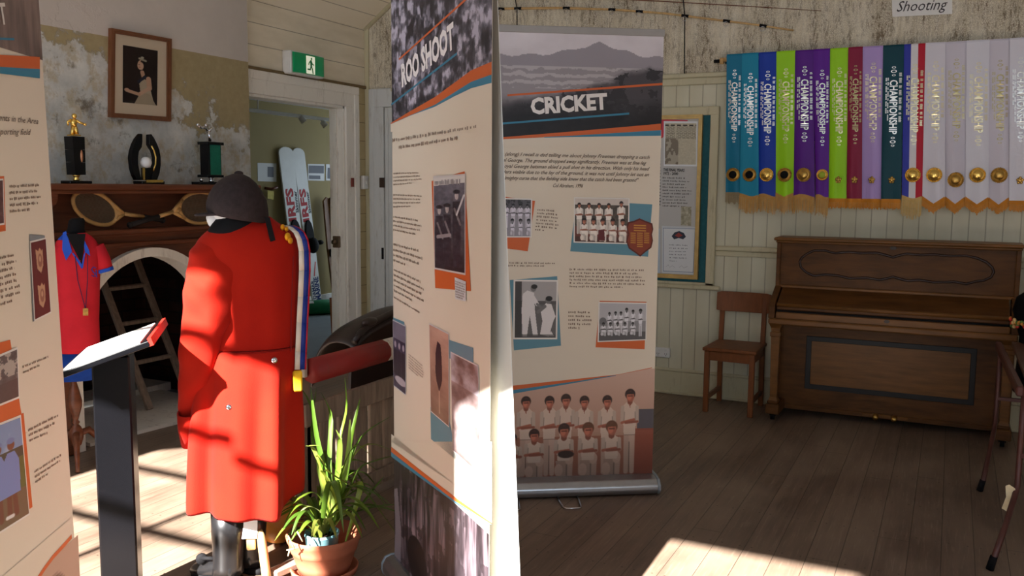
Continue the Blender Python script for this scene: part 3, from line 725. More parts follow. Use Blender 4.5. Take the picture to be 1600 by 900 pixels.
racket('wooden tennis racket with its head at left end of mantel ledge, handle pointing right', (148, 325), (181, 332), (143, 299), (192, 334), (252, 344), (223, 338.5), .006)
racket('wooden tennis racket with head hidden partly behind riding cap, handle crossing to the left', (307, 324.5), (274, 327), (304, 300), (263, 331), (197, 351), (241, 338), .038)

# ladder standing in the fireplace
ld = thing('wooden_ladder', (4.42, 4.9, .022), 'short weathered wooden ladder leaning inside the arched fireplace', 'ladder')
la0, la1 = Vector((4.265, 4.82, .025)), Vector((4.285, 5.36, 1.10)); off = Vector((.345, 0, .0))
for k in (0, 1): b = MB(); b.bar(la0+off*k, la1+off*k, .05, .028, bev=.004); b.build('stile', M['grey_wood'], ld)
for f in (.28, .52, .74, .95): b = MB(); p = la0.lerp(la1, f); b.bar(p, p+off, .03, .03, bev=.008); b.build('rung', M['grey_wood'], ld)

# polo shirt on a small dress form
pc = Vector(on(121.5, 726, 'z', 0)); fF = Frame(pc, (math.sin(math.radians(51)), -math.cos(math.radians(51)), 0))
df = thing('dress_form', pc, 'small black dress form in a red polo shirt with blue collar by fireplace', 'dress form')
MP = plain('red_cotton', (204, 40, 52), .85, 0, .15, .08, 12, .1); MBL = plain('blue_cotton', (46, 88, 196), .8, 0, .15, .08, 12)
def W(ypx): return fF.px(118, ypx)[1]
def ring_e(u, v, a, bb, n=24, n0=0, ex=2.0, fold=0, k=6):
    out = []
    for i in range(n):
        t = 2*math.pi*i/n; c, s_ = math.cos(t), math.sin(t)
        r = 1+fold*math.sin(k*t+v*9)
        out.append(fF(u+a*r*math.copysign(abs(c)**(2/ex), c), v, n0+bb*r*math.copysign(abs(s_)**(2/ex), s_)))
    return out
b = MB(); R_ = []
for y, xl, xr, bb in ((549, 92, 157, .085), (540, 91, 156, .088), (500, 89, 154, .085), (460, 88, 155, .082), (430, 86, 156, .09), (405, 84, 156, .092), (388, 84, 156, .08), (377, 88, 150, .065), (370, 96, 143, .052), (364, 104, 134, .045)):
    u0, u1 = fF.px(xl, y)[0], fF.px(xr, y)[0]; R_.append(ring_e((u0+u1)/2, W(y), (u1-u0)/2, bb, fold=.018 if y > 440 else .006, ex=2.3))
b.loft(R_, cap=False); b.smooth = True
b.build('polo_shirt', MP, df, solid=.004)
for sg, pts in ((1, ((147, 386), (157, 405), (163, 424))), (-1, ((93, 386), (84, 408), (80, 432)))):
    b = MB(); b.tube([fF(*fF.px(x, y), .0) for x, y in pts], [.05, .048, .046], 16, cap=False); s_ = b.build('sleeve', MP, df, solid=.004)
    p = pts[-1]; q = pts[-2]; b = MB(); cuff_of = s_; b.tube([fF(*fF.px(p[0]-.25*(p[0]-q[0]), p[1]-.25*(p[1]-q[1])), .0), fF(*fF.px(p[0]+.03*(p[0]-q[0]), p[1]+.03*(p[1]-q[1])), 0)], [.0485, .048], 16, cap=False); b.build('sleeve_cuff', MBL, cuff_of, solid=.004)
b = MB(); b.loft([ring_e(fF.px(118, 366)[0], W(366), .052, .05), ring_e(fF.px(118.5, 358)[0], W(358), .042, .042), ring_e(fF.px(120, 345)[0], W(345), .040, .040), ring_e(fF.px(121, 341)[0], W(341), .03, .03)])
b.loft([ring_e(fF.px(118, 440)[0], W(440), .1, .06), ring_e(fF.px(118, 380)[0], W(380), .08, .045), ring_e(fF.px(118, 362)[0], W(362), .045, .045)]); b.build('neck', M['matt_black'], df)
b = MB()
for P_ in ([(99, 362), (104, 360), (113, 391), (104, 405), (98, 388)], [(134, 378), (130, 368), (133, 392), (141, 398), (139, 388)]):
    b.prism(fF, fF.pxs(P_), .084, .092)
b.prism(fF, fF.pxs([(112, 392), (116, 394), (129, 412), (128, 418)]), .093, .098); b.prism(fF, fF.pxs([(131, 396), (134, 390), (130, 416), (127, 418)]), .093, .098)
b.loft([ring_e(fF.px(116, 374)[0], W(374), .082, .066), ring_e(fF.px(117, 365)[0], W(365), .055, .052)], cap=False)
b.build('collar', MBL, df)
b = MB(); b.prism(fF, fF.pxs([(104, 364), (134, 364), (128, 411)]), .075, .0925); b.build('neck_opening', M['matt_black'], df)
b = MB(); b.col = lin((34, 30, 66)); b.line(fF, fF.pxs([(118, 398), (122, 435), (134, 480)]), .004, .099); b.line(fF, fF.pxs([(137, 396), (137, 435), (134, 480)]), .004, .099); b.build('lanyard', M['ink'], df)
b = MB(); b.prism(fF, fF.pxs([(130, 478), (138, 478), (138, 489), (130, 489)]), .096, .108); b.build('whistle', M['brass'], df)
b = MB(); b.col = lin((58, 44, 120)); b.line(fF, fF.pxs([(150, 417), (146, 415), (143, 419), (146, 423), (149, 426), (147, 430), (143, 428)]), .006, .082); b.line(fF, fF.pxs([(150, 420), (151, 431)]), .006, .080); b.build('crest', M['ink'], df)
b = MB(); b.loft([ring_e(fF.px(124, 548)[0], W(548)+.004, .115, .078, fold=.03, k=11), ring_e(fF.px(122, 592)[0], W(592), .120, .082, fold=.04, k=11)], cap=False); b.build('shorts', plain('navy_blue_cotton', (24, 60, 140), .8, 0, .15), df, solid=.004)
b = MB(); zz = W(555); hub = .16
b.lathe(pc, [(r_*.84, h_) for r_, h_ in [(.012, .10), (.03, .115), (.042, .15), (.045, .185), (.03, .215), (.016, .228), (.026, .24), (.016, .252), (.022, .27), (.042, .33), (.044, .36), (.03, .42), (.018, .46), (.016, .54), (.07, .56), (.07, .60)]], 20); b.build('turned_pole', M['dark_wood'], df)
for a in (232, 350, 112):
    d_ = Vector((math.cos(math.radians(a)), math.sin(math.radians(a)), 0)); b = MB()
    b.tube([pc+Vector((0, 0, .17)), pc+d_*.07+Vector((0, 0, .185)), pc+d_*.13+Vector((0, 0, .12)), pc+d_*.155+Vector((0, 0, .04)), pc+d_*.175+Vector((0, 0, .008))], [.02, .02, .016, .012, .012], 10); b.build('leg', M['dark_wood'], df)

# lectern
az_ = math.radians(41.5); E_ = Vector((math.cos(az_), math.sin(az_), 0)); G_ = Vector((math.sin(az_), -math.cos(az_), 0)); sl = math.radians(19.5)
S_ = (G_*math.cos(sl)+Vector((0, 0, math.sin(sl)))); A0 = Vector(on(97, 580, 'z', .93))
fL = Frame(A0, E_, S_)      # u along the width, v up the slope
if fL.en.z < 0: fL.en = -fL.en
lt = thing('lectern', (A0.x+.25, A0.y+.05, 0), 'black post lectern with a tilted tray holding a white sheet', 'lectern')
b = MB(); b.prism(fL, [(-.012, -.02), (.455, -.02), (.455, .29), (-.012, .29)], -.022, -.002); lt_tray = b.build('tray', M['gloss_black'], lt, bevel=.003)
b = MB(); b.prism(fL, [(-.012, .285), (.455, .285), (.455, .298), (-.012, .298)], -.022, .006); b.build('tray_edge', plain('red_edge', (200, 40, 30), .4), lt_tray)
b = MB(); b.prism(fL, [(0, 0), (.442, 0), (.442, .258), (0, .258)], -.002, .002); b.build('information_sheet', M['paper'], lt)
Rm = Matrix((E_, -G_, Vector((0, 0, 1)))).transposed()
pcn = A0+E_*.225+S_*.13; b = MB(); hp = pcn.z-.03
b.box((pcn.x, pcn.y, hp/2+.01), (.125, .125, hp-.02), Rm, .006); b.build('post', M['gloss_black'], lt)
b = MB(); b.box((pcn.x, pcn.y, .011), (.2, .17, .02), Rm, .006); b.build('base_plate', M['gloss_black'], lt)

# ============================================================ mannequin in the red hunt coat
m0 = Vector((2.55, 2.50, 0)); va = math.radians(44.4)
fM = Frame(m0, (math.sin(va), -math.cos(va), 0))      # u across the view, v up, n towards the room's front
def MU(x, y): return fM.px(x, y)
mq = thing('mannequin', m0, 'mannequin seen from behind in a long red hunting coat, black riding cap and boots', 'mannequin')
RED = NT('red_wool'); f1 = RED.noise((1, 1, 1), 220, 2); f2 = RED.noise((1, 1, 1), 3, 3)
RED.bump(f1, .25, .002)
RED.b.inputs['Sheen Weight'].default_value = .03; RED.b.inputs['Sheen Roughness'].default_value = .5
M['red'] = RED.out(RED.mix(RED.ramp(f2, .3, .7), lin((162, 25, 13)), lin((176, 32, 15))), .85, 0, .12)
NR = 48
def mring(y, xl, xr, bb, ex=2.15, n0=0.0, fold=0.0, vfun=None, seed=0):
    ul, v = MU(xl, y); ur, _ = MU(xr, y); u, a = (ul+ur)/2, (ur-ul)/2; out = []
    for i in range(NR):
        t = 2*math.pi*i/NR; c, s_ = math.cos(t), math.sin(t)
        # n towards viewer is +s_
        rip = 1+fold*(.9*math.sin(7*t+.7)+.7*math.sin(4*t+2.1)+.45*math.sin(12*t+1))
        out.append(fM(u+a*math.copysign(abs(c)**(2/ex), c)*(1+(rip-1)*.35), v+(vfun(c, s_) if vfun else 0), n0+bb*rip*math.copysign(abs(s_)**(2/ex), s_)))
    return out
rows = [(338, 366, 420, .045, 0), (344, 352, 427, .062, 0), (352, 338, 438, .078, 0), (360, 326, 452, .090, 0), (370, 314, 461, .102, 0), (382, 305, 466, .112, 0), (396, 303, 467, .120, 0), (415, 305, 467, .126, .01), (440, 311, 466, .128, .015),
        (470, 315, 465, .124, .02), (500, 317, 464, .118, .02), (525, 316, 463, .114, .02), (546, 314, 462, .112, .02)]
b = MB(); b.smooth = True; b.loft([mring(y, xl, xr, bb, fold=f, ex=2.2) for y, xl, xr, bb, f in rows], cap=False)
b.build('coat_body', M['red'], mq, subsurf=1, solid=.006)
def hem(c, s_): return -.012*c*s_+(.055*max(0, c-.55)/.45) + .022*max(0, -c-.5) - .006*math.sin(3*c)
rows = [(546, 313, 463, .119, .02, None), (552, 311, 464, .126, .03, None), (580, 308, 465, .134, .09, None), (620, 304, 466, .142, .14, None), (670, 299, 467, .150, .19, None), (720, 297, 467, .156, .19, None), (765, 296, 467, .160, .21, lambda c, s: hem(c, s)*.5), (801, 296, 466, .162, .22, hem)]
b = MB(); b.smooth = True; b.loft([mring(y, xl, xr, bb, fold=f, vfun=vf, n0=.006) for y, xl, xr, bb, f, vf in rows], cap=False)
b.loft([mring(546, 325, 452, .100), mring(546, 313, 463, .119, n0=.006)], cap=False)
b.build('coat_skirt', M['red'], mq, subsurf=1, solid=.006)
# left sleeve, hanging in front of the body seen from here, and the right sleeve beyond
def sleeve(path, name, seed, flat=.85):
    rg = random.Random(seed); b = MB(); n = 28; rings = []; K = 44
    pts = [Vector((*MU(x, y), nn)) for x, y, r, nn in path]; rr = [r*.00254 for x, y, r, nn in path]
    ph = [rg.uniform(0, 6.28) for _ in range(8)]
    for i in range(K+1):
        f = i/K*(len(pts)-1); k = min(int(f), len(pts)-2); q = f-k; q2 = q*q*(3-2*q)
        p = pts[k].lerp(pts[k+1], q2 if 0 else q); r = rr[k]*(1-q2)+rr[k+1]*q2
        t = (pts[min(k+1, len(pts)-1)]-pts[k]); t.normalize(); sd = Vector((t.y, -t.x, 0)); sd.normalize(); sd = -sd if sd.x < 0 else sd; nz = Vector((0, 0, 1))
        ring = []
        for j in range(n):
            th = 2*math.pi*j/n; w = i/K
            cr = .07*math.sin(9*w*math.pi+2.2*math.sin(th+ph[0])+ph[1])+.05*math.sin(17*w*math.pi+3*math.cos(th+ph[2])+ph[3])+.05*math.sin(3*th+8*w+ph[4])
            cr *= (.45+.75*math.sin(math.pi*min(1, w*1.1)))*(.3+1.0*max(0, math.sin(th)))
            d_ = sd*math.cos(th)*r*(1+cr)+nz*math.sin(th)*r*flat*(1+cr)
            ring.append(fM(*(p+d_)))
        rings.append(ring)
    b.smooth = True; b.loft(rings, cap=True); return b.build(name, M['red'], mq, subsurf=1)
sl_ = sleeve([(331, 372, 20, .01), (333, 392, 34, .035), (336, 430, 42, .055), (331, 462, 40, .07), (322, 500, 34, .075), (313, 545, 29, .07), (303, 590, 22, .05), (297, 630, 17, .02), (295, 665, 14, -.02), (295, 690, 11, -.05)], 'sleeve', 4)
b = MB(); cf = [(295, 640, 17, .03), (295.5, 668, 16.5, .005), (297, 696, 13, -.02)]
b.tube([fM(*MU(x, y), nn) for x, y, r, nn in cf], [r*.00254 for x, y, r, nn in cf], 20, sx=.8, cap=False); b.build('cuff', M['red'], mq, solid=.005)
sleeve([(448, 374, 16, -.03), (456, 392, 26, -.06), (450, 440, 26, -.10), (446, 500, 25, -.12), (440, 560, 22, -.17), (430, 620, 19, -.2)], 'sleeve', 9)
# waist buttons
for x, y in ((425, 553), (357, 622)):
    u, v = MU(x, y); b = MB(); nb = .135 if y < 600 else .150
    b.lathe(fM(u, v, nb-.004), [(.004, -.004), (.012, 0), (.013, .004), (.009, .009), (.002, .010)], 16, axis=fM.en); b.build('button', M['chrome'], mq)
b = MB(); b.col = lin((120, 14, 12)); b.line(fM, [MU(*q) for q in ((456, 398), (454, 440), (452.5, 490), (452, 545))], .004, .078); b.build('seam', M['ink'], mq)
# head, stock, cap
b = MB(); b.ball(fM(*MU(366, 322), .0), (.085, .085, .085), 24); b.ball(fM(*MU(341, 341), -.03), (.042, .045, .048), 18); b.ball(fM(*MU(326, 341), -.035), (.010, .010, .016), 12)
b.build('head', plain('white_mannequin', (236, 234, 232), .4, 0, .4, .02), mq)
b = MB(); b.loft([mring(y, xl, xr, bb) for y, xl, xr, bb in ((372, 322, 410, .085), (362, 323, 408, .088), (350, 331, 408, .084), (336, 342, 408, .078), (328, 346, 404, .07))])
b.build('black_stock', M['matt_black'], mq)
CAPM = plain('brown_black_velvet', (50, 41, 41), .8, 0, .2, .2, 60)
b = MB(); R_ = []
for y, xl, xr, bb, tilt in ((340, 325, 420, .118, 1), (334, 322, 420, .124, .9), (322, 322, 419, .126, .7), (308, 325.5, 416.5, .122, .5), (295, 332, 409, .107, .3), (284, 341, 400, .086, .15), (276, 352, 390, .058, .05), (271.5, 364, 379, .022, 0)):
    def vf(c, s_, tilt=tilt): return -tilt*(.019*c+.006*s_)
    R_.append(mring(y, xl, xr, bb, vfun=vf, ex=2.05))
b.smooth = True; b.loft(R_, cap=True); rcap = b.build('riding_cap', CAPM, mq)
b = MB(); P0 = []; 
for k in range(13):
    a = math.pi*(.5+k/12); c, s_ = math.cos(a), math.sin(a); e0 = Vector((*MU(346, 334), 0)); rx, rz = .062, .085
    P0.append(((e0.x+rx*c-.0), e0.y+.002-.016*(-c)*0, s_*rz, c))
top = [fM(u+(-.034)*max(0, -c), v+.002-.006*max(0, -c), n) for u, v, n, c in P0]; inn_ = [fM(MU(350, 330)[0], v+.008, n*.8) for u, v, n, c in P0]; bot = [p-Vector((0, 0, .006)) for p in top]
b.loft([inn_, top, bot, [q-Vector((0, 0, .012)) for q in inn_]], cap=False, closed=False); b.build('cap_peak', CAPM, rcap, solid=.003)
b = MB(); b.ball(fM(*MU(373, 271), 0), (.017, .017, .010), 14); b.build('cap_button', CAPM, rcap)
b = MB(); P_ = [(411, 338), (419, 338), (428, 373), (420, 375.5)]; b.prism(fM, [MU(*q) for q in P_], .098, .102); b.build('cap_ribbon', M['matt_black'], rcap)
# striped sash hanging over the right shoulder
def strip(cols, path, name, nn):
    b = MB(); N = len(path)
    for k, (o0, o1, c) in enumerate(cols):
        b.col = lin(c)
        L = [MU(x+o0, y) for x, y in path]; R2 = [MU(x+o1, y) for x, y in path]
        for i in range(N-1): b.add([fM(*L[i], nn[i]), fM(*R2[i], nn[i]), fM(*R2[i+1], nn[i+1]), fM(*L[i+1], nn[i+1])], [(0, 1, 2, 3)], True)
    return b.build(name, M['satin'], mq, solid=.003)
pth = [(441, 352), (449, 355.5), (456, 362), (461, 373), (464, 390), (464.5, 420), (463, 460), (461, 500), (459, 545), (458, 572)]
nn = [.03, .06, .075, .078, .078, .075, .07, .068, .068, .07]
strip([(0, 8, (226, 214, 196)), (8, 15.5, (30, 50, 130)), (15.5, 18, (170, 30, 44))], pth, 'striped_sash', nn)
b = MB(); b.box(fM(*MU(462.5, 589.5), .072), (.036, .02, .082), Matrix((fM.ex, fM.en, fM.ey)).transposed(), .006); b.build('yellow_tassel', plain('yellow_wool', (246, 190, 30), .8), mq)
for x, y, r in ((440, 354, .012), (446, 357, .010), (447, 368, .016), (451, 374, .013)):
    b = MB(); b.ball(fM(*MU(x, y), .082 if y > 360 else .06), (r, r*.5, r), 10); b.build('gold_ornament', plain('gold_thread', (236, 164, 30), .4, .5), mq)
# boots
BT = plain('boot_leather', (24, 23, 24), .28, 0, .6, .15, 8)
def boot(cx, n0, toe):
    b = MB(); b.smooth = True; R_ = []
    for y, hw, bb in ((792, 27, .062), (830, 26, .060), (858, 24, .054), (880, 23.5, .050), (892, 25, .052)): R_.append(mring(y, cx-hw, cx+hw, bb, n0=n0, fold=.012 if y > 840 else .004))
    b.loft(R_)
    c = fM(MU(cx, 892)[0], .045, n0); d_ = (fM.ex*toe[0]+fM.en*toe[1]).normalized()
    sd = Vector((0, 0, 1)).cross(d_); R3 = []
    for s_, w, h, z in ((-.046, .02, .03, .045), (-.040, .038, .05, .05), (0, .046, .06, .062), (.06, .045, .045, .048), (.12, .047, .032, .036), (.16, .036, .024, .028), (.18, .012, .012, .02)):
        R3.append([c+d_*s_+sd*w*math.cos(t*math.pi/8)+Vector((0, 0, z-.045+h*math.sin(t*math.pi/8)*.9)) for t in range(16)])
    b.loft(R3); bo = b.build('boot', BT, mq)
    b = MB(); b.loft([[p+d_*s_+sd*w*math.cos(t*math.pi/8)*1.0+d_*0 for t in range(16)] for s_, w, p in ()] or [[c+d_*.05+d_*.13*math.cos(t*math.pi/8)+sd*.047*math.sin(t*math.pi/8)+Vector((0, 0, z-.045)) for t in range(16)] for z in (.0, .022)]); b.build('boot_sole', M['matt_black'], bo)
boot(356, .03, (-.75, -.66)); boot(392, -.06, (-.55, -.83))
b = MB(); b.lathe(fM(*MU(315, 873), .0), [(.004, -.006), (.022, -.005), (.022, .005), (.004, .006)], 12, axis=fM.en); b.tube([fM(*MU(315, 872), 0), fM(*MU(334, 868), .03)], .008, 8); b.build('spur', M['matt_black'], mq)

# things on the floor by the boots
t = tag(MB(), None) if 0 else None
st = thing('wooden_stick', on(418, 915, 'z', 0), 'sunlit pale wooden stick with a rounded top standing beside the black boots', 'stick')
fS = Frame(on(416, 912, 'z', 0), fM.ex)
b = MB(); b.tube([fS(*fS.px(x, y), 0) for x, y in ((405.5, 828), (408, 838), (411, 860), (415, 890), (418, 914))], [.010, .0165, .018, .0175, .017], 14); b.build('shaft', M['pale_wood'], st)
b = MB(); u, v = fS.px(392.5, 848); b.box(fS(u, v, -.01), (.034, .03, .058), Matrix((fS.ex, fS.en, fS.ey)).transposed(), .004); b.build('peg', M['pale_wood'], st)
b = MB(); P_ = fS.pxs([(381.5, 800), (402, 800), (402, 822), (401.5, 839), (377.5, 840), (380, 822)]); b.prism(fS, P_, .012, .014)
tag(b.build('paper_tag', M['paper']), 'white paper tag hanging under the coat hem beside black boot', 'tag')
lb = thing('leather_bag', (2.98, 2.56, 0), 'amber brown rounded leather bag on floor behind the terracotta pot', 'bag')
fB = Frame((2.95, 2.55, 0), fM.ex); ML = plain('amber_leather', (214, 138, 56), .4, 0, .5, .25, 8)
cu, cv = fB.px(436, 835); r0 = fB.px(476, 835)[0]-cu
b = MB(); b.ball(fB(cu, .11, 0), (r0, .085, .115), 22, Matrix((fB.ex, fB.en, fB.ey)).transposed()); b.build('body', ML, lb)
b = MB(); b.tube([fB(cu+r0*.9*math.cos(k*math.pi/10), .11+.115*math.sin(k*math.pi/10), .055) for k in range(11)], .010, 8); b.build('strap', plain('brown_strap', (110, 66, 34), .5), lb)
b = MB(); b.bar(on(425, 897, 'z', .03), on(466, 879, 'z', .03), .05, .03, bev=.005); b.mi = 0
tag(b.build('grey_board', M['grey_wood']), 'short grey board lying on the floor in front of terracotta pot', 'board')

# ============================================================ potted plant
pp = Vector((2.775, 2.19, 0)); TC = plain('terracotta', (176, 104, 76), .75, 0, .2, .12, 10)
pt = thing('potted_plant', pp, 'strappy green plant in a wide terracotta pot on the floor', 'plant')
b = MB(); b.lathe(pp, [(.05, 0), (.118, 0), (.130, .008), (.136, .03), (.130, .032), (.118, .012), (.05, .01)], 40); b.build('saucer', TC, pt)
b = MB(); b.lathe(pp, [(.06, .014), (.100, .014), (.112, .05), (.128, .10), (.132, .102), (.136, .118), (.142, .142), (.146, .146), (.150, .165), (.146, .170), (.138, .166), (.128, .12), (.10, .06), (.06, .05)], 44); b.build('terracotta_pot', TC, pt)
ip = pp+Vector((-.012, .0, .052)); b = MB(); b.lathe(ip, [(.04, 0), (.058, 0), (.066, .11), (.069, .112), (.069, .122), (.063, .122), (.06, .10), (.04, .095)], 28); b.build('nursery_pot', plain('pale_blue_plastic', (128, 178, 186), .45), pt)
b = MB(); b.lathe(ip, [(.01, .09), (.059, .096), (.05, .106), (.02, .112), (.005, .115)], 18); b.build('soil', plain('potting_soil', (44, 34, 28), .95, 0, .1, .4, 90, .6), pt)
lf = NT('strap_leaf'); a_ = lf.n('ShaderNodeAttribute', attribute_name='Col'); lf.b.inputs['Transmission Weight'].default_value = 0
tr = lf.n('ShaderNodeBsdfTranslucent'); lf.put(tr.inputs[0], a_.outputs['Color']); mx = lf.n('ShaderNodeMixShader'); mx.inputs[0].default_value = .25
lf.out(a_.outputs['Color'], .4, 0, .45); o_ = [n for n in lf.t.nodes if n.type == 'OUTPUT_MATERIAL'][0]
lf.t.links.new(lf.b.outputs[0], mx.inputs[1]); lf.t.links.new(tr.outputs[0], mx.inputs[2]); lf.t.links.new(mx.outputs[0], o_.inputs[0])
fG = Frame(pp, fM.ex); b = MB(); base = ip+Vector((0, 0, .10))
def leaf(pts, w, c):
    """an arching strap leaf with a folded midrib"""
    pts = [Vector(p) for p in pts]; K = 14; L = []
    for i in range(K+1):
        f = i/K*(len(pts)-1); k = min(int(f), len(pts)-2); q = f-k
        p0, p1, p2, p3 = pts[max(0, k-1)], pts[k], pts[k+1], pts[min(len(pts)-1, k+2)]
        L.append(.5*((2*p1)+(p2-p0)*q+(2*p0-5*p1+4*p2-p3)*q*q+(3*p1-p0-3*p2+p3)*q**3))
    side0 = None; P_ = []
    for i, p in enumerate(L):
        t = (L[min(i+1, K)]-L[max(i-1, 0)]).normalized(); s_ = t.cross(Vector((0, 0, 1)))
        if s_.length < .25: s_ = side0 or t.cross(Vector((fM.en)))
        s_.normalize(); side0 = s_; nrm = s_.cross(t); h = i/K
        ww = w*(.5+.5*min(1, h*4))*(1-max(0, (h-.55)/.45)**2.0)+.0006
        P_ += [p-s_*ww+nrm*ww*.35, p, p+s_*ww+nrm*ww*.35]
    b.col = lin([q*.86 for q in c]); F = []
    for i in range(K): F += [(3*i, 3*i+1, 3*i+4, 3*i+3), (3*i+1, 3*i+2, 3*i+5, 3*i+4)]
    b.add(P_, F, True)
GR = [(84, 112, 30), (100, 124, 34), (70, 100, 28), (120, 132, 46), (88, 118, 36), (134, 140, 58)]
def GP(x, y, n): return fG(*fG.px(x, y), n)
for pts, w, c in (
    ([(523, 820, 0), (524, 760, .01), (531, 690, .0), (543, 640, -.02), (540, 592, -.02)], .008, (120, 160, 46)),
    ([(520, 815, 0), (527, 740, .02), (530, 690, .02), (523, 668, .03)], .012, (150, 180, 70)),
    ([(526, 815, 0), (540, 740, .0), (552, 680, -.02), (566, 626, -.05)], .013, (100, 134, 34)),
    ([(526, 815, 0), (538, 730, .03), (544, 690, .02), (547, 655, .0)], .010, (150, 176, 66)),
    ([(522, 812, 0), (513, 760, .02), (507, 740, .05), (496, 725, .06)], .012, (160, 184, 84)),
    ([(522, 812, .01), (515, 775, .05), (508, 752, .06)], .014, (166, 188, 90)),
    ([(524, 812, 0), (548, 760, .02), (560, 752, .06), (545, 800, .10), (527, 850, .12)], .014, (146, 158, 50)),
    ([(524, 815, 0), (520, 770, .06), (500, 725, .09), (525, 737, .10), (553, 752, .11)], .012, (120, 130, 36)),
    ([(526, 815, 0), (540, 760, .05), (560, 755, .08), (590, 790, .10), (616, 828, .09)], .012, (108, 130, 36)),
    ([(526, 815, 0), (550, 800, .02), (585, 790, .02), (622, 788, 0)], .011, (96, 136, 44)),
    ([(528, 812, 0), (560, 740, -.02), (590, 725, -.04), (625, 718, -.06)], .009, (96, 126, 40)),
    ([(528, 812, 0), (545, 740, -.04), (570, 690, -.07), (618, 660, -.1)], .009, (84, 120, 34)),
    ([(526, 815, 0), (530, 745, .04), (552, 690, .06), (584, 716, .06)], .012, (110, 132, 36)),
    ([(518, 815, 0), (508, 740, 0), (495, 680, -.02), (487, 608, -.04)], .011, (84, 120, 32)),
    ([(518, 815, 0), (500, 740, -.03), (488, 680, -.05), (497, 610, -.06)], .011, (92, 124, 34)),
    ([(518, 815, 0), (503, 760, .0), (490, 650, -.06), (466, 605, -.09)], .012, (92, 118, 34)),
    ([(518, 815, 0), (494, 770, .02), (470, 770, .05), (448, 785, .07)], .009, (104, 126, 36)),
    ([(516, 815, 0), (490, 790, .03), (470, 790, .06), (455, 830, .08)], .008, (176, 184, 110)),
    ([(516, 815, 0), (495, 720, .02), (486, 695, .05), (478, 690, .07), (496, 686, .09)], .011, (160, 180, 80)),
    ([(519, 812, 0), (500, 735, .05), (492, 705, .06), (512, 730, .08)], .011, (150, 160, 60)),
    ([(521, 812, 0), (515, 730, -.02), (520, 660, -.06), (505, 620, -.08)], .011, (86, 118, 34)),
    ([(527, 815, 0), (560, 790, .02), (580, 770, .0), (602, 748, -.03)], .009, (90, 122, 36))):
    leaf([GP(*q) for q in pts], w*.82, c)
rg = random.Random(11)
for i in range(46):
    az2 = rg.uniform(0, 6.28); L_ = rg.uniform(.26, .46); up_ = rg.uniform(.5, 1.2); d_ = Vector((math.cos(az2), math.sin(az2), 0))
    L_ *= .8 if d_.dot(fM.ex) > -.2 else .45
    h = L_*up_*.8; up_ = up_; q0 = base+d_*rg.uniform(.0, .03)
    leaf([q0, q0+d_*L_*.16+Vector((0, 0, h*.6)), q0+d_*L_*.42+Vector((0, 0, h)), q0+d_*L_*.7+Vector((0, 0, h*.95)), q0+d_*L_*.95+Vector((0, 0, h*rg.uniform(.45, .8)))], rg.uniform(.007, .012), rg.choice(GR))
b.build('foliage', lf.mat, pt, fix=False)
b = MB()
for x, y, x2, y2 in ((446, 818, 456, 838), (444, 840, 462, 835), (460, 812, 468, 826), (449, 838, 446, 848)): b.tube([GP(x, y, .13), GP(x2, y2, .135)], .0028, 6)
b.build('dry_leaf', plain('dry_leaf', (206, 184, 140), .7), pt)

# ============================================================ hurdle with a red and white rail, and a saddle
gY = 2.56; fg = Frame((0, gY, 0), (1, 0, 0))
hd = thing('jump_hurdle', (3.8, gY, 0), 'weathered slatted wooden hurdle with a red and white top rail', 'hurdle')
zc = .735; gx0 = fg.px(470, 560)[0]; gxr = fg.px(581, 525)[0]
HR = worn_white('faded_red_paint', (150, 44, 40), (104, 70, 60), .55); HW = worn_white('flaking_white_paint', (196, 184, 166), (120, 98, 80), .8)
b = MB(); b.tube([(gx0, gY-.06, zc), (gxr, gY-.06, zc)], .058, 10); b.build('red_rail', HR, hd)
b = MB(); b.tube([(gxr, gY-.06, zc), (4.95, gY-.06, zc)], .057, 10); b.build('white_rail', HW, hd)
for x0_, x1_, z0_, z1_ in ((gx0-.01, gx0+.05, 0, .74), (4.86, 4.93, 0, .74)): b = MB(); b.bb((x0_, gY-.01, z0_), (x1_, gY+.04, z1_), .004); b.build('post', M['grey_wood'], hd)
zr = fg.px(550, 622)[1]
b = MB(); b.bb((gx0-.01, gY-.035, zr-.052), (4.93, gY-.012, zr+.052), .003); b.bb((gx0-.01, gY-.03, .06), (4.93, gY-.008, .12), .003); b.build('cross_rail', M['grey_wood'], hd)
x = gx0+.02; i = 0
while x < 4.85:
    w = .088+.012*((i*7) % 3); b = MB(); b.bb((x, gY-.01, .03), (x+w, gY+.012, zr+.03-.008*((i*5) % 3)), .003); b.build('slat', M['grey_wood'], hd); x += w+.02+.014*((i*3) % 2); i += 1
for x in (4.02, 4.18): b = MB(); b.bb((x, gY-.046, .06), (x+.016, gY-.03, zr-.05), .002); b.build('batten', M['pale_wood'] if 0 else HW, hd)
for x0_ in (gx0-.02, 4.85): b = MB(); b.bb((x0_, gY-.2, 0), (x0_+.08, gY+.24, .045), .006); b.build('foot', M['grey_wood'], hd)
b = MB(); b.box(fg(fg.px(467, 566)[0], fg.px(467, 566)[1], .03), (.02, .02, .13), None, .003); b.build('bracket', HW, hd)
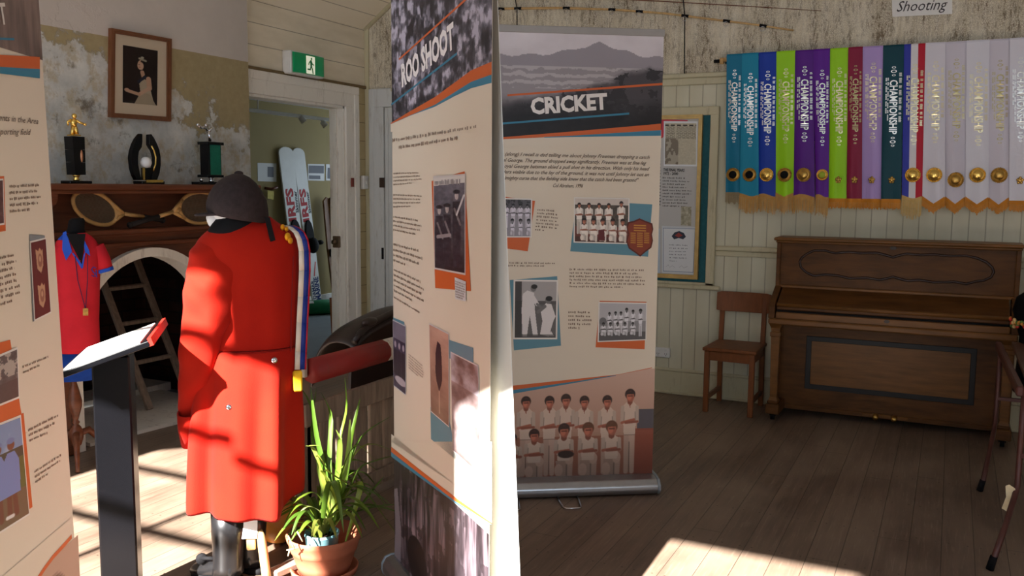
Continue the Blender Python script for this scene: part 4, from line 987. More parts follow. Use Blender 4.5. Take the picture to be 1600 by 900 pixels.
# dark tack slung over the back
sd_ = thing('saddle', (4.35, gY+.1, .45), 'dark brown leather saddle slung over the back of hurdle', 'saddle')
SL = plain('dark_leather', (42, 30, 27), .4, 0, .5, .3, 10)
fs = Frame((0, gY+.06, 0), (1, 0, 0)); top = fs.pxs([(548, 538), (556, 526), (566, 515), (580, 506), (600, 496), (620, 486), (645, 480), (670, 480), (690, 492), (700, 515)])
b = MB(); b.smooth = True; R_ = []
for u, v in top:
    r = []
    for k in range(15):
        a = -.55+1.9*k/14; r.append(Vector((u+.02*abs(a), gY+.14+.20*math.sin(a), v-.22*(1-math.cos(a))-.10*abs(a)**3*.4)))
    R_.append(r)
b.loft(R_, cap=False, closed=False); b.build('seat', SL, sd_, solid=.022, subsurf=1)
b = MB(); b.tube([fs(u, v+.012, .02) for u, v in top], .018, 10); b.build('seat_roll', SL, sd_)
b = MB(); u, v = fs.px(572, 502); b.ball(fs(u, v, .02), (.06, .03, .022), 14); b.build('pommel', SL, sd_)
b = MB(); u0, v0 = fs.px(548, 545); u1, v1 = fs.px(700, 545); b.prism(Frame((0, gY+.075, 0), (1, 0, 0)), [(u0, .47), (u0+.02, v0-.02), (u1, v1), (u1+.05, .5), ((u0+u1)/2, .44)], -.008, .008); b.build('flap', SL, sd_)

# ============================================================ pull-up banners
OR, TL_ = (206, 100, 48), (92, 140, 158)
BLUE = (58, 128, 158)
def bpoly(fr, pts, c, parent, name, n=.0015):
    b = MB(); b.col = lin(c); b.poly(fr, fr.pxs(pts), n); return b.build(name, M['print'], parent)
def band(fr, top, bot, c, parent, name, n):
    b = MB(); b.col = lin(c); T_, B_ = fr.pxs(top), fr.pxs(bot)
    for i in range(len(T_)-1): b.poly(fr, [T_[i], B_[i], B_[i+1], T_[i+1]], n)
    return b.build(name, M['print'], parent)
def cassette(fr, u0, u1, parent, feet=(), depth=.10, h=.085):
    b = MB(); prof = [(-.1, .008), (.085, .008), (.1, .03), (.098, .055), (.07, .08), (.02, .088), (-.07, .085), (-.1, .06)]
    b.loft([[fr(u, v, n*depth/.1) for n, v in prof] for u in (u0, u1)], smooth=False); bc = b.build('base_cassette', M['steel'], parent, bevel=.006)
    for u, pr in ((u0, -1), (u1, 1)):
        b = MB(); b.loft([[fr(u+pr*k, v*1.02, n*depth/.1*1.03) for n, v in prof] for k in (-.002, .012)], smooth=False); b.build('end_cap', plain('grey_end_cap', (150, 160, 170), .4, .3), bc, bevel=.003)
    for u in feet:
        b = MB(); b.tube([fr(u-.05, .012, .06), fr(u-.05, .008, .14), fr(u-.042, .007, .235), fr(u-.03, .007, .245), fr(u+.03, .007, .245), fr(u+.042, .007, .235), fr(u+.05, .008, .14), fr(u+.05, .012, .06)], .0045, 8); b.build('foot', M['chrome'], parent)
def photo(A, fr, quad, parent, border=(226, 222, 216), bw=.006, n=.003, name='photo_print'):
    q = [Vector(p) for p in fr.pxs(quad)]
    if border:
        b = MB(); b.col = lin(border); b.poly(fr, [tuple(p) for p in q], n-.0006); parent = b.build('photo_border', M['print'], parent)
        c = sum(q, Vector((0, 0)))/4; q2 = []
        for p in q: d_ = p-c; q2.append(p-Vector((math.copysign(bw, d_.x), math.copysign(bw, d_.y))))
        q = q2
    return A.place(name, fr, q, parent, n)

# ---- cricket
ca, cb = Vector(on(812, 772, 'z', 0)), Vector(on(1020, 765, 'z', 0)); fC = Frame(ca, cb-ca)
uR = fC.px(1028, 400)[0]; uL = uR-.86; vT = fC.px(1036, 56)[1]
ck = thing('pull_up_banner', fC((uL+uR)/2, 0), 'pull-up banner headed CRICKET with cricket team photographs and silver base', 'banner')
b = MB(); b.prism(fC, [(uL, .07), (uR, .07), (uR, vT), (uL, vT)], -.001, 0); b.build('graphic_panel', M['cream'], ck)
b = MB(); b.prism(fC, [(uL-.004, vT-.004), (uR+.004, vT-.004), (uR+.004, vT+.03), (uL-.004, vT+.03)], -.012, .006); b.build('top_rail', M['rail_grey'], ck, bevel=.003)
cassette(fC, uL-.01, uR+.008, ck, feet=(fC.px(881, 780)[0], uL+.1))
b = MB(); b.tube([fC((uL+uR)/2, .07, -.03), fC((uL+uR)/2, vT, -.018)], .011, 10); b.build('support_pole', M['steel'], ck)
A = Art(200, 124, (198, 192, 196)); n1 = A.noise(3, 4, 5, 1); n2 = A.noise(10, 12, 4, 2)
X, Y = A.X/A.asp, A.Y
A.a = (np.stack([150+70*Y, 145+68*Y, 152+66*Y], -1)+((n1-.5)*30)[..., None])
rid = .79+.10*np.exp(-((X-.62)/.22)**2)+.035*np.exp(-((X-.64)/.05)**2)+.012*np.sin(X*34)+.02*(A.noise(14, 2, 3, 9)-.5)
A.put((Y < rid)*.75, (132, 126, 134)); A.put((Y < .69+.01*np.sin(X*30))*.85, (150, 144, 148))
wat = (Y < .69) & (Y > .48) & (n1+.25*np.sin(Y*90+n2*6) > .55); A.put(wat*.8, (186, 180, 184))
h1 = .33+.40*X+.06*np.exp(-((X-.84)/.12)**2)+.014*np.sin(X*40+n2*5); A.put(np.clip((h1-.02-Y)*14, 0, 1)*.95, (70, 66, 70)); A.put((Y < h1-.05) & (n2 > .5), (50, 47, 50))
h2 = .52-.12*X+.03*np.sin(X*18); A.put(np.clip((h2-.10-Y)*6, 0, 1)*.75, (82, 78, 82)); A.put(np.clip((.40+.03*np.sin(X*25+n2*6)-Y)*5, 0, 1), (30, 28, 30)); A.a += ((n2-.5)*(Y < .4)*22)[..., None]
vB = fC.px(780, 217)[1]
A.place('header_photo', fC, [(uL, vT-.004), (uR, vT-.004), (uR, vB), (uL, vB)], ck, .0008)
xl = 760
bpoly(fC, [(xl, 219), (903, 212), (1033, 203), (1033, 231), (xl, 229)], (222, 211, 193), ck, 'cream_edge', .0014)
band(fC, [(xl, 216.5), (900, 205), (1032.5, 193.3)], [(xl, 219), (903, 211.7), (1032.5, 203.3)], OR, ck, 'orange_band', .002)
band(fC, [(850, 214), (903, 211.5), (1032.5, 203.3)], [(850, 215), (903, 214), (1032.5, 212)], BLUE, ck, 'blue_band', .0022)
band(fC, [(792.7, 147.5), (1035, 129.5)], [(792.7, 150.5), (1035, 133)], OR, ck, 'orange_stripe', .002)
band(fC, [(xl, 193.5), (983, 176)], [(xl, 196.5), (983, 179)], BLUE, ck, 'blue_stripe', .002)
text_px('CRICKET', fC, (830, 178), (949.5, 169.5), (829, 154.5), (236, 232, 230), parent=ck, name='title', bold=.042, n=.0025)
QC = (98, 84, 74)
for s, p0, p1 in (('ly (along) I recall is dad telling me about Johnny Freeman dropping a catch', (781, 243), (1015, 248.5)), ('yal George. The ground dropped away significantly, Freeman was at fine leg', (781, 252.5), (1010, 257.5)),
                  ('Royal George batsman skied a pull shot in his direction. With only his head', (783, 261.8), (1015, 266.5)), ('shoulders visible due to the lay of the ground, it was not until Johnny let out an', (768, 270.5), (1014, 275.5)),
                  ('Almighty curse that the fielding side knew that the catch had been grassed"', (783, 280.5), (998, 284)), ('Col Abraham, 1996', (864, 292.5), (911, 293.2))):
    text_px(s, fC, p0, p1, (p0[0], p0[1]-5.6), QC, parent=ck, name='quotation', shear=.45, n=.0015, bold=.008)
def bw(A, k=(1, .98, .98)): A.a = A.a.mean(-1, keepdims=True)*np.array(k)
# team in whites, black and white, left edge
bpoly(fC, [(778, 306), (836, 314), (824.6, 392.6), (778, 386.5)], OR, ck, 'orange_tile', .0014)
A = Art(110, 110, (150, 148, 152)); nz = A.noise(14, 14); A.put((A.Y > .72)*.9, (84, 82, 88)); A.put((A.Y > .6) & (nz > .52), (60, 58, 64))
for i in range(5): player(A, .1+.2*i, .25, .88, skin=(122, 116, 118))
for i in range(5): player(A, .02+.23*i, .03, .48, skin=(122, 116, 118), kneel=True)
bw(A, (.98, .96, 1.02)); photo(A, fC, [(772, 309), (831.5, 310.4), (830.6, 371), (772, 371)], ck)
text_lines(fC, fC.pxs([(840, 325), (873, 327), (876, 365), (836, 361)]), 7, ck, seed=2)
# colour team
bpoly(fC, [(900, 313), (1019, 319.4), (1012.5, 401), (891, 392.6)], TL_, ck, 'blue_tile', .0014)
A = Art(170, 134, (206, 196, 188)); A.put((A.Y < .86)*1.0, (72, 66, 62)); A.put((A.Y < .86) & (A.noise(20, 16) > .5), (88, 80, 70)); A.put((A.Y < .36)*.95, (112, 60, 50)); A.put((A.Y < .12)*1.0, (84, 52, 44))
for x in (.10, .33, .57, .80, 1.10): player(A, x, .2, .90+.05*(x > 1), w=.082, skin=(164, 106, 84), shirt=(236, 228, 220))
for i, x in enumerate((.22, .44, .66, .90, 1.14)): player(A, x, .03, .55, w=.085, skin=(164, 106, 84), kneel=True, shirt=(238, 230, 222), legs=(230, 220, 210))
A.poly([(.56, .04), (.56, .28), (.70, .30), (.72, .04)], (96, 34, 34)); photo(A, fC, [(896.6, 308), (983.6, 309.5), (982.5, 381.5), (896, 379)], ck)
sh = [(999, 341), (1008, 345), (1019, 349), (1020.5, 358), (1018.5, 366), (1020, 376), (1017.5, 387), (1008, 394), (1000, 401), (992, 395), (982, 388), (978, 377), (981, 366), (978.5, 354), (981, 347), (990, 345)]
bpoly(fC, sh, (92, 38, 28), ck, 'shield_edge', .0036)
c0 = (999.5, 370); shd = bpoly(fC, [(c0[0]+(x-c0[0])*.90, c0[1]+(y-c0[1])*.91) for x, y in sh], (132, 58, 36), ck, 'shield', .004)
b = MB(); b.col = lin((196, 138, 60))
for y in (352, 356, 360): b.line(fC, fC.pxs([(990, y), (1009, y+.6)]), .006, .0045)
for y in range(8):
    for x0, x1 in ((985, 993), (995, 1004), (1006, 1014)):
        if not (y > 5 and x0 != 995): b.line(fC, fC.pxs([(x0, 364+3*y), (x1, 364.4+3*y)]), .004, .0045)
b.build('shield_lettering', M['print'], shd)
text_lines(fC, fC.pxs([(778, 408), (872, 409), (870, 418), (778, 417)]), 2, ck, seed=3)
text_lines(fC, fC.pxs([(890, 418), (1011, 419.5), (1010, 452), (890, 450)]), 6, ck, seed=4)
# two men, one having his pad strapped
bpoly(fC, [(796.4, 437.6), (870.5, 431.6), (876.5, 540), (803, 547.4)], TL_, ck, 'blue_tile', .0014)
A = Art(100, 134, (168, 166, 166)); A.put((A.Y < .66)*.9, (78, 78, 76)); A.put((A.Y < .6)*.8, (104, 102, 100)); A.put((A.X < .12)*.9, (58, 58, 58))
wht = (222, 220, 218)
A.poly([(.14, .02), (.12, .5), (.14, .78), (.22, .84), (.34, .80), (.36, .5), (.42, .04), (.33, .04), (.27, .40), (.22, .02)], wht); A.cap(.3, .76, .40, .60, .035, wht); A.cap(.40, .60, .50, .52, .022, (120, 112, 108)); A.ell(.33, .88, .05, .06, (126, 118, 114)); A.ell(.345, .91, .055, .04, (44, 42, 42))
A.poly([(.46, .06), (.50, .3), (.46, .5), (.56, .62), (.66, .60), (.74, .38), (.70, .3), (.62, .02)], wht); A.cap(.54, .56, .42, .46, .03, (120, 112, 108)); A.ell(.60, .67, .055, .065, (120, 112, 108)); A.ell(.615, .70, .06, .045, (40, 38, 38)); A.poly([(.60, .03), (.66, .12), (.72, .03)], wht)
A.put((A.Y < .06)*.6, (70, 70, 68)); bw(A); photo(A, fC, [(802.4, 437), (872, 437.6), (870.5, 530), (801.5, 530)], ck, bw=.008)
text_lines(fC, fC.pxs([(888, 484), (926, 485), (928, 516), (888, 515)]), 5, ck, seed=5)
# old team
bpoly(fC, [(937, 470), (1010, 471.5), (1007, 545.6), (930.5, 542.6)], OR, ck, 'orange_tile', .0014)
A = Art(130, 100, (178, 178, 184)); A.put((A.Y < .52)*.8, (128, 128, 128)); A.put((A.Y < .22)*.9, (84, 84, 84)); A.ell(.10, .52, .10, .10, (110, 110, 112))
for x, t_ in ((.28, .76), (.45, .78), (.60, .78), (.76, .88), (.94, .83), (1.15, .86)): player(A, x, .1 if x > 1.1 else .2, t_, w=.06, skin=(92, 88, 88))
for x in (.12, .31, .51, .72, .94): player(A, x, .14, .49, w=.068, skin=(92, 88, 88), kneel=True)
bw(A, (1, 1, 1.03)); photo(A, fC, [(935, 471.5), (1011, 473), (1010, 531.5), (933.5, 534.5)], ck)
text_lines(fC, fC.pxs([(795, 585.5), (818, 585.5), (818, 589.5), (795, 589.5)]), 1, ck, color=(150, 134, 116), seed=6)
# large colour team along the bottom
vt2, vb2 = fC.px(1017, 576)[1], .085; u0 = fC.px(796, 650)[0]; hB = vt2-vb2
u0 = uL; A = Art(int(180*(uR-uL)/hB), 180, (200, 168, 154)); X, Y = A.X/A.asp, A.Y
A.a = np.stack([205-40*(1-Y), 172-52*(1-Y), 156-56*(1-Y)], -1); A.put((Y < .38)*.8, (150, 92, 72)); A.put((X > .9) & (Y < .62) & (Y > .42), (88, 84, 92)); A.put(((X > .88) & (Y < .44))*.9, (148, 76, 58))
SK = (168, 98, 78); SHR = (212, 188, 172); LG = (200, 168, 152); as_ = A.asp
fx = lambda x: (fC.px(796+222*x, 660)[0]-uL)/(uR-uL)
for x, top in ((fx(.115), .76), (fx(.28), .76), (fx(.395), .775), (fx(.525), .755), (fx(.685), .755), (fx(.845), .81), (fx(-.05), .75)): player(A, x*as_, .03, top, w=.072, skin=SK, shirt=SHR, legs=LG, hair=(52, 34, 32))
for x, top in ((fx(.02), .42), (fx(.175), .455), (fx(.385), .50), (fx(.555), .505), (fx(.72), .515)): player(A, x*as_, .0, top, w=.078, skin=SK, shirt=SHR, legs=LG, hair=(60, 38, 34) if x < .5 else (104, 66, 46), kneel=True)
A.ell(fx(.40)*as_, .21, .075, .035, (58, 40, 38)); A.a *= (.72+.28*np.clip(Y*2.2, 0, 1))[..., None]
A.place('team_photo', fC, [(uL, vt2), (uR, vt2), (uR, vb2), (uL, vb2)], ck, .0008)
bpoly(fC, [(xl, 560), (1019, 560), (1018.5, 574), (966, 585), (xl, 608)], (222, 211, 193), ck, 'cream_edge', .0014)
band(fC, [(xl, 607), (796, 603), (966, 585), (1018.5, 574)], [(xl, 614), (796, 610), (940, 590.5), (1018.5, 575)], OR, ck, 'orange_band', .002)
band(fC, [(xl, 614), (796, 610), (900, 595.5), (962, 586)], [(xl, 620), (796, 616), (890, 599.5), (962, 587)], BLUE, ck, 'blue_band', .0022)

# ---- roo shoot
ro = Vector(on(612, 893, 'z', 0)); fO = Frame(ro, (-.637, -.771, 0)); uR = fO.px(767.5, 300)[0]; uL = fO.px(614, 400)[0]; vT = 2.36
rb = thing('pull_up_banner', fO(uR/2, 0), 'pull-up banner headed ROO SHOOT standing in front of the CRICKET banner', 'banner')
b = MB(); b.prism(fO, [(uL, .07), (uR, .07), (uR, vT), (uL, vT)], -.001, 0); b.build('graphic_panel', M['cream'], rb)
b = MB(); b.prism(fO, [(uL-.004, vT-.004), (uR+.004, vT-.004), (uR+.004, vT+.03), (uL-.004, vT+.03)], -.012, .006); b.build('top_rail', M['rail_grey'], rb, bevel=.003)
cassette(fO, uL-.012, uR+.01, rb, feet=(uL+.2, uR-.2), depth=.05); b = MB(); b.tube([fO(uR/2, .07, -.022), fO(uR/2, vT, -.016)], .011, 10); b.build('support_pole', M['steel'], rb)
v0 = fO.px(613, 194)[1]
A = Art(200, 150, (70, 66, 76)); n1 = A.noise(5, 6, 5, 5); n2 = A.noise(20, 18, 4, 6); n3 = A.noise(26, 4, 3, 8)
k = np.clip((n1-.42)*4, 0, 1)*.4+np.clip((n2-.47)*5, 0, 1)*.4+np.clip((n3-.5)*5, 0, 1)*.35; k = np.clip(k*np.clip(n2*2.4-.3, 0, 1.3), 0, 1)
A.a = np.stack([34+150*k, 33+147*k, 42+156*k], -1); A.place('header_photo', fO, [(uL, vT-.004), (uR, vT-.004), (uR, v0), (uL, v0)], rb, .0008)
W1 = [(611, 192.5), (640, 175), (680, 152), (710, 130), (737, 110), (769, 96.5)]; W2 = [(611, 194), (640, 181), (680, 164), (710, 145), (737, 128), (769, 116.5)]; W3 = [(611, 194.3), (640, 181.5), (680, 167), (710, 151), (737, 138), (769, 129.5)]
band(fO, W1, [(x, 206) for x, y in W1], (222, 211, 193), rb, 'cream_edge', .0014); band(fO, W1, W2, OR, rb, 'orange_band', .002); band(fO, W2, W3, BLUE, rb, 'blue_band', .0022)
band(fO, [(624, 91.5), (730, -4)], [(624, 94.5), (730, 0)], OR, rb, 'orange_stripe', .002); band(fO, [(612, 162), (715, 81.5)], [(612, 165), (715, 85.5)], BLUE, rb, 'blue_stripe', .002)
text_px('ROO SHOOT', fO, (629, 135), (711, 73), (627.5, 103), (236, 232, 232), parent=rb, name='title', bold=.042, n=.0025)
text_lines(fO, fO.pxs([(614, 213), (746, 191), (746, 203), (614, 225)]), 1, rb, seed=11, color=(142, 128, 116), fill=.42, ragged=0, name='quotation', dens=1.3, n=.0024)
text_lines(fO, fO.pxs([(624, 224), (716, 209), (716, 221), (624, 236)]), 1, rb, seed=12, color=(142, 128, 116), fill=.42, ragged=0, name='quotation', dens=1.3, n=.0024)
for i, (q, n_) in enumerate((([(615, 268), (661, 267), (661, 287), (615, 291)], 4), ([(615, 301), (661, 304), (661, 324), (615, 326)], 4), ([(615, 335), (662, 342), (662, 372), (615, 362)], 4), ([(615, 377), (663, 389), (663, 430), (615, 410)], 4), ([(616, 417), (663, 438), (663, 484), (616, 457)], 5), ([(616, 461), (660, 487), (660, 494), (616, 467)], 1), ([(639, 551), (664, 572), (663, 598), (639, 576)], 6))):
    text_lines(fO, fO.pxs(q), n_, rb, seed=20+i, fill=.42)
bpoly(fO, [(675, 283), (726.5, 267.6), (736.4, 455), (680.7, 450)], OR, rb, 'orange_tile', .0014)
A = Art(90, 200, (96, 92, 104)); n1 = A.noise(4, 8, 5, 9); A.a = np.stack([120-80*(1-A.Y)+50*(n1-.5)]*3, -1)*np.array([.98, .95, 1.06])
for x, t_ in ((.08, .70), (.20, .72), (.34, .86)):
    A.poly([(x-.05, .04), (x-.06, .35), (x-.055, t_-.12), (x+.055, t_-.12), (x+.06, .35), (x+.05, .04)], (52, 48, 58)); A.ell(x, t_-.06, .026, .045, (176, 166, 166)); A.ell(x, t_-.02, .05, .022, (44, 40, 48)); A.cap(x-.03, t_-.2, x+.05, t_-.36, .014, (120, 112, 116))
A.a += ((A.noise(20, 30, 4, 77)-.5)*46)[..., None]; A.cap(.34, .60, .44, .80, .012, (200, 196, 200)); A.cap(.05, .35, .24, .38, .02, (150, 142, 146)); A.poly([(0, .915), (.45, .93), (.45, 1), (0, 1)], (214, 208, 204))
photo(A, fO, [(678, 275.7), (728.4, 271.5), (728.4, 430), (680, 420.5)], rb, border=(206, 200, 198))
text_lines(fO, fO.pxs([(681, 280), (722, 278), (722, 288), (681, 290)]), 1, rb, seed=13, color=(150, 144, 146), fill=.8, ragged=0, name='caption', n=.0042)
bpoly(fO, [(712, 433), (729.5, 440), (729.5, 471), (713, 467)], (206, 208, 212), rb, 'newspaper_strip', .0036); text_lines(fO, fO.pxs([(713, 437), (729, 443), (729, 470), (714, 465)]), 7, rb, seed=31, n=.004)
bpoly(fO, [(615, 496), (632, 503), (633, 520), (615, 510)], TL_, rb, 'blue_tile', .0014); bpoly(fO, [(673, 636), (703, 660), (716, 721), (674, 686)], TL_, rb, 'blue_tile', .0014); bpoly(fO, [(702, 531), (740, 543.5), (740, 575), (703, 560)], TL_, rb, 'blue_tile', .0014)
A = Art(40, 120, (58, 52, 74)); n1 = A.noise(4, 8, 4, 12); A.a += ((n1-.5)*60)[..., None]
for x in (.06, .17, .28): A.ell(x, .66, .03, .05, (160, 150, 164)); A.poly([(x-.05, .2), (x-.05, .58), (x+.05, .58), (x+.05, .2)], (40, 36, 50))
A.put((A.Y > .75)*.6, (150, 146, 160)); A.ell(.2, .14, .16, .06, (176, 168, 178)); photo(A, fO, [(614.5, 499), (635, 509), (635, 618), (616, 603)], rb, border=(200, 200, 206), bw=.004)
A = Art(60, 150, (176, 140, 118)); n1 = A.noise(3, 10, 4, 14); A.a = np.stack([150+60*(A.Y-.3)+40*(n1-.5), 118+50*(A.Y-.3)+40*(n1-.5), 104+46*(A.Y-.3)+36*(n1-.5)], -1)
A.poly([(.17, .86), (.13, .72), (.12, .50), (.14, .40), (.20, .30), (.24, .38), (.27, .46), (.26, .7), (.24, .84)], (38, 34, 46)); A.cap(.20, .30, .20, .06, .012, (190, 160, 140)); photo(A, fO, [(671.5, 505), (702.5, 521), (703, 668), (674, 643)], rb, border=(214, 206, 206), bw=.004)
A = Art(80, 140, (120, 106, 110)); n1 = A.noise(4, 7, 5, 15); A.a = np.stack([70+130*n1, 58+124*n1, 56+128*n1], -1); A.put((A.Y > .72)*np.clip(n1*1.6-.4, 0, 1), (196, 194, 208)); photo(A, fO, [(705, 549), (748.5, 571), (752, 744), (708, 704)], rb, border=(214, 210, 210), bw=.004)
va_, vb_ = fO.px(617, 700)[1], .086
A = Art(190, 110, (60, 52, 58)); n1 = A.noise(24, 2, 4, 16); n2 = A.noise(5, 5, 4, 17); k = np.clip((n1-.38)*2.4, 0, 1)*.8+n2*.25
A.a = np.stack([26+128*k, 22+112*k, 26+116*k], -1); A.put((n2 > .56)*.55, (30, 24, 28)); A.poly([(0.02, .3), (.0, .62), (.08, .66), (.16, .3), (.14, 0), (0, 0)], (128, 116, 122)); A.ell(.5, .2, .2, .2, (24, 19, 23))
A.place('forest_photo', fO, [(uL, va_), (uR, va_), (uR, vb_), (uL, vb_)], rb, .0008)
B1 = [(612, 698), (617, 702), (657, 734), (715, 779), (769, 817)]; B2 = [(612, 706), (617, 710), (657, 741), (715, 785), (769, 819)]; B3 = [(612, 713), (617, 717), (657, 746), (715, 788), (769, 820)]
band(fO, [(x, y-20) for x, y in B1], B1, (222, 211, 193), rb, 'cream_edge', .0014); bpoly(fO, [(612, 690), (769, 690), (769, 798), (715, 760), (657, 715), (617, 683)], (222, 211, 193), rb, 'cream_edge', .0014)
band(fO, B1, B2, OR, rb, 'orange_band', .002); band(fO, B2, B3, BLUE, rb, 'blue_band', .0022)

# ---- plain white back of another stand, leaning right behind
fW = Frame(fO(0, 0, -.04), (-.637, -.771, 0)); wT, wB = fW.px(777, 0), fW.px(811.5, 900)
k = (wB[0]-wT[0])/(wT[1]-wB[1]); ub = wB[0]+k*(wB[1]-.05); ut = wT[0]-k*(2.34-wT[1])
wb = thing('pull_up_banner', fW(ub-.4, 0), 'plain white reverse of a pull-up banner leaning behind the ROO SHOOT banner', 'banner')
b = MB(); nb = lambda v: 0
_q = [(ub-.86, .06), (ub, .06), (ut, 2.34), (ut-.86, 2.34)]; b.prism(lambda u, v, n: fW(u, v, n+nb(v)), _q, -.002, 0); b.build('graphic_panel', M['white_vinyl'], wb)
b = MB(); b.prism(fW, [(ut-.865, 2.335), (ut+.004, 2.335), (ut+.004, 2.36), (ut-.865, 2.36)], -.01, .006); b.build('top_rail', M['rail_grey'], wb)
b = MB(); b.loft([[fW(u, v, n) for n, v in ((-.15, .005), (-.09, .005), (-.09, .05), (-.10, .065), (-.15, .065))] for u in (ub-.87, ub+.01)], smooth=False); b.build('base_cassette', M['steel'], wb)

# ---- left banner
le = Vector(on(120, 900, 'x', 1.552)); az3 = math.radians(29.6); fE = Frame((le.x, le.y, 0), (math.cos(az3), math.sin(az3), 0)); uR = 0.0; uL = -.86; vT = 2.36
lb = thing('pull_up_banner', fE(-.43, 0), 'nearest pull-up banner, cut off by the left edge, with shield and player photographs', 'banner')
eT, eB = fE.px(60, 0), fE.px(120, 900); _k = (eT[0]-eB[0])/(eT[1]-eB[1]); eu = lambda v: eB[0]+_k*(v-eB[1])
uR = eu(.07); uRt = eu(vT)
b = MB(); b.prism(fE, [(uL, .07), (uR, .07), (uRt, vT), (uL+uRt-uR, vT)], -.001, 0); b.build('graphic_panel', M['cream'], lb)
b = MB(); b.prism(fE, [(uL-.004+uRt-uR, vT-.004), (uRt+.004, vT-.004), (uRt+.004, vT+.03), (uL-.004+uRt-uR, vT+.03)], -.012, .006); b.build('top_rail', M['rail_grey'], lb)
cassette(fE, uL-.01, uR+.01, lb, feet=(uL+.2, uR-.2)); b = MB(); b.tube([fE(-.43, .07, -.022), fE(-.43, vT, -.016)], .011, 10); b.build('support_pole', M['steel'], lb)
A = Art(160, 120, (130, 112, 104)); n1 = A.noise(36, 3, 4, 20); n2 = A.noise(6, 5, 4, 21); k = .6*n1+.4*n2; A.a = np.stack([70+110*k, 60+96*k, 58+88*k], -1)
vw = fE.px(59, 92)[1]; A.place('header_photo', fE, [(uL+uRt-uR, vT-.004), (uRt, vT-.004), (eu(vw), vw), (uL+eu(vw)-uR, vw)], lb, .0008)
T1 = [(-40, 84), (0, 85.5), (61, 89)]; T2 = [(-40, 103), (0, 104.5), (61, 108)]; T3 = [(-40, 111), (0, 115), (61, 122.5)]
band(fE, T1, T2, OR, lb, 'orange_band', .002); band(fE, T2, T3, BLUE, lb, 'blue_band', .0022); band(fE, [(-30, 57.5), (21, 59.5)], [(-30, 61), (21, 63)], BLUE, lb, 'blue_stripe', .002)
text_px('T', fE, (-1, 38), (10.5, 37), (-1, 5), (226, 220, 214), parent=lb, name='title', bold=.02, n=.0025)
text_px('residents in the Area', fE, (-24, 186), (59, 194), (-24, 176), QC, parent=lb, name='quotation', shear=.4, n=.0015); text_px('a sporting field', fE, (-12, 210), (48, 211), (-12, 200), QC, parent=lb, name='quotation', shear=.4, n=.0015)
text_lines(fE, fE.pxs([(14, 286), (64, 284), (65, 330), (15, 335)]), 5, lb, seed=40, fill=.45)
text_lines(fE, fE.pxs([(-20, 402), (25, 392), (34, 470), (-20, 486)]), 8, lb, seed=41, fill=.45)
for i, q in enumerate(([(34, 569), (79, 552), (80, 566), (36, 586)], [(43, 668), (91, 643), (92, 672), (46, 692)], [(53, 733), (98, 705), (99, 727), (55, 757)])): text_lines(fE, fE.pxs(q), 2 if i == 0 else 3, lb, seed=42+i, fill=.45)
text_lines(fE, fE.pxs([(58, 858), (111, 818), (112, 824), (58, 866)]), 2, lb, seed=47, fill=.35)
bpoly(fE, [(-30, 278), (5.5, 275), (8, 361), (-30, 366)], OR, lb, 'orange_tile', .0014)
A = Art(60, 110, (90, 60, 60)); A.a += ((A.noise(6, 8, 4, 50)-.5)*70)[..., None]; photo(A, fE, [(-30, 282), (3.5, 279), (5.5, 351), (-30, 357)], lb, bw=.004)
bpoly(fE, [(45, 366), (69, 368), (79, 488), (50.5, 503)], (132, 138, 142), lb, 'grey_tile', .0014)
A = Art(60, 120, (96, 38, 40))
for cy in (.74, .27): A.poly([(.13, cy+.16), (.22, cy+.13), (.27, cy+.17), (.33, cy+.12), (.37, cy+.15), (.36, cy-.08), (.27, cy-.17), (.16, cy-.10)], (190, 150, 120)); A.ell(.265, cy, .07, .09, (150, 100, 84)); A.ell(.265, cy+.02, .03, .04, (196, 160, 132))
photo(A, fE, [(45, 377), (70.5, 371), (78.5, 489), (52, 502)], lb, bw=.004)
bpoly(fE, [(-20, 540), (15, 531), (33, 650), (-20, 668)], OR, lb, 'orange_tile', .0014); bpoly(fE, [(26, 650), (36, 645), (50, 792), (42, 798)], OR, lb, 'orange_tile', .0013)
A = Art(70, 90, (88, 84, 80)); n1 = A.noise(8, 8, 4, 51); A.a = np.stack([60+70*n1]*3, -1); A.put((A.Y > .5) & (n1 > .5), (170, 164, 156)); A.put((A.Y < .4)*.8, (74, 70, 68)); photo(A, fE, [(-30, 566), (26, 542), (29, 622), (-30, 646)], lb, bw=.005)
A = Art(70, 150, (120, 150, 190)); n1 = A.noise(3, 4, 4, 52); A.put(np.clip((n1-.45)*3, 0, 1)*(A.Y > .7), (220, 224, 230)); A.put((A.Y < .72)*1.0, (66, 76, 62)); A.put((A.Y < .62)*1.0, (92, 104, 56)); A.put((A.Y < .3)*1.0, (112, 98, 76))
for x in (.30, .14):
    A.cap(x-.03, .08, x-.03, .30, .026, (108, 70, 54)); A.cap(x+.04, .08, x+.03, .30, .026, (108, 70, 54)); A.poly([(x-.09, .28), (x-.08, .62), (x-.03, .70), (x+.06, .70), (x+.11, .6), (x+.10, .28)], (116, 140, 196)); A.ell(x+.02, .77, .045, .05, (120, 80, 62)); A.ell(x+.02, .81, .05, .03, (110, 130, 180)); A.cap(x-.06, .08, x+.0, .075, .018, (220, 220, 220))
photo(A, fE, [(-30, 672), (31, 648), (45, 804), (-30, 852)], lb, bw=.005)
A = Art(90, 60, (190, 158, 140)); n1 = A.noise(6, 4, 4, 53); A.ell(.95, .45, .10, .28, (60, 44, 40)); A.ell(.90, .3, .12, .2, (74, 54, 46)); A.cap(.95, 0, .95, .3, .02, (50, 38, 34)); A.ell(1.25, .6, .16, .3, (80, 56, 50))
vb2 = fE.px(110, 846)[1]; A.place('landscape_photo', fE, [(uL, vb2), (uR, vb2), (uR, .086), (uL, .086)], lb, .0008)
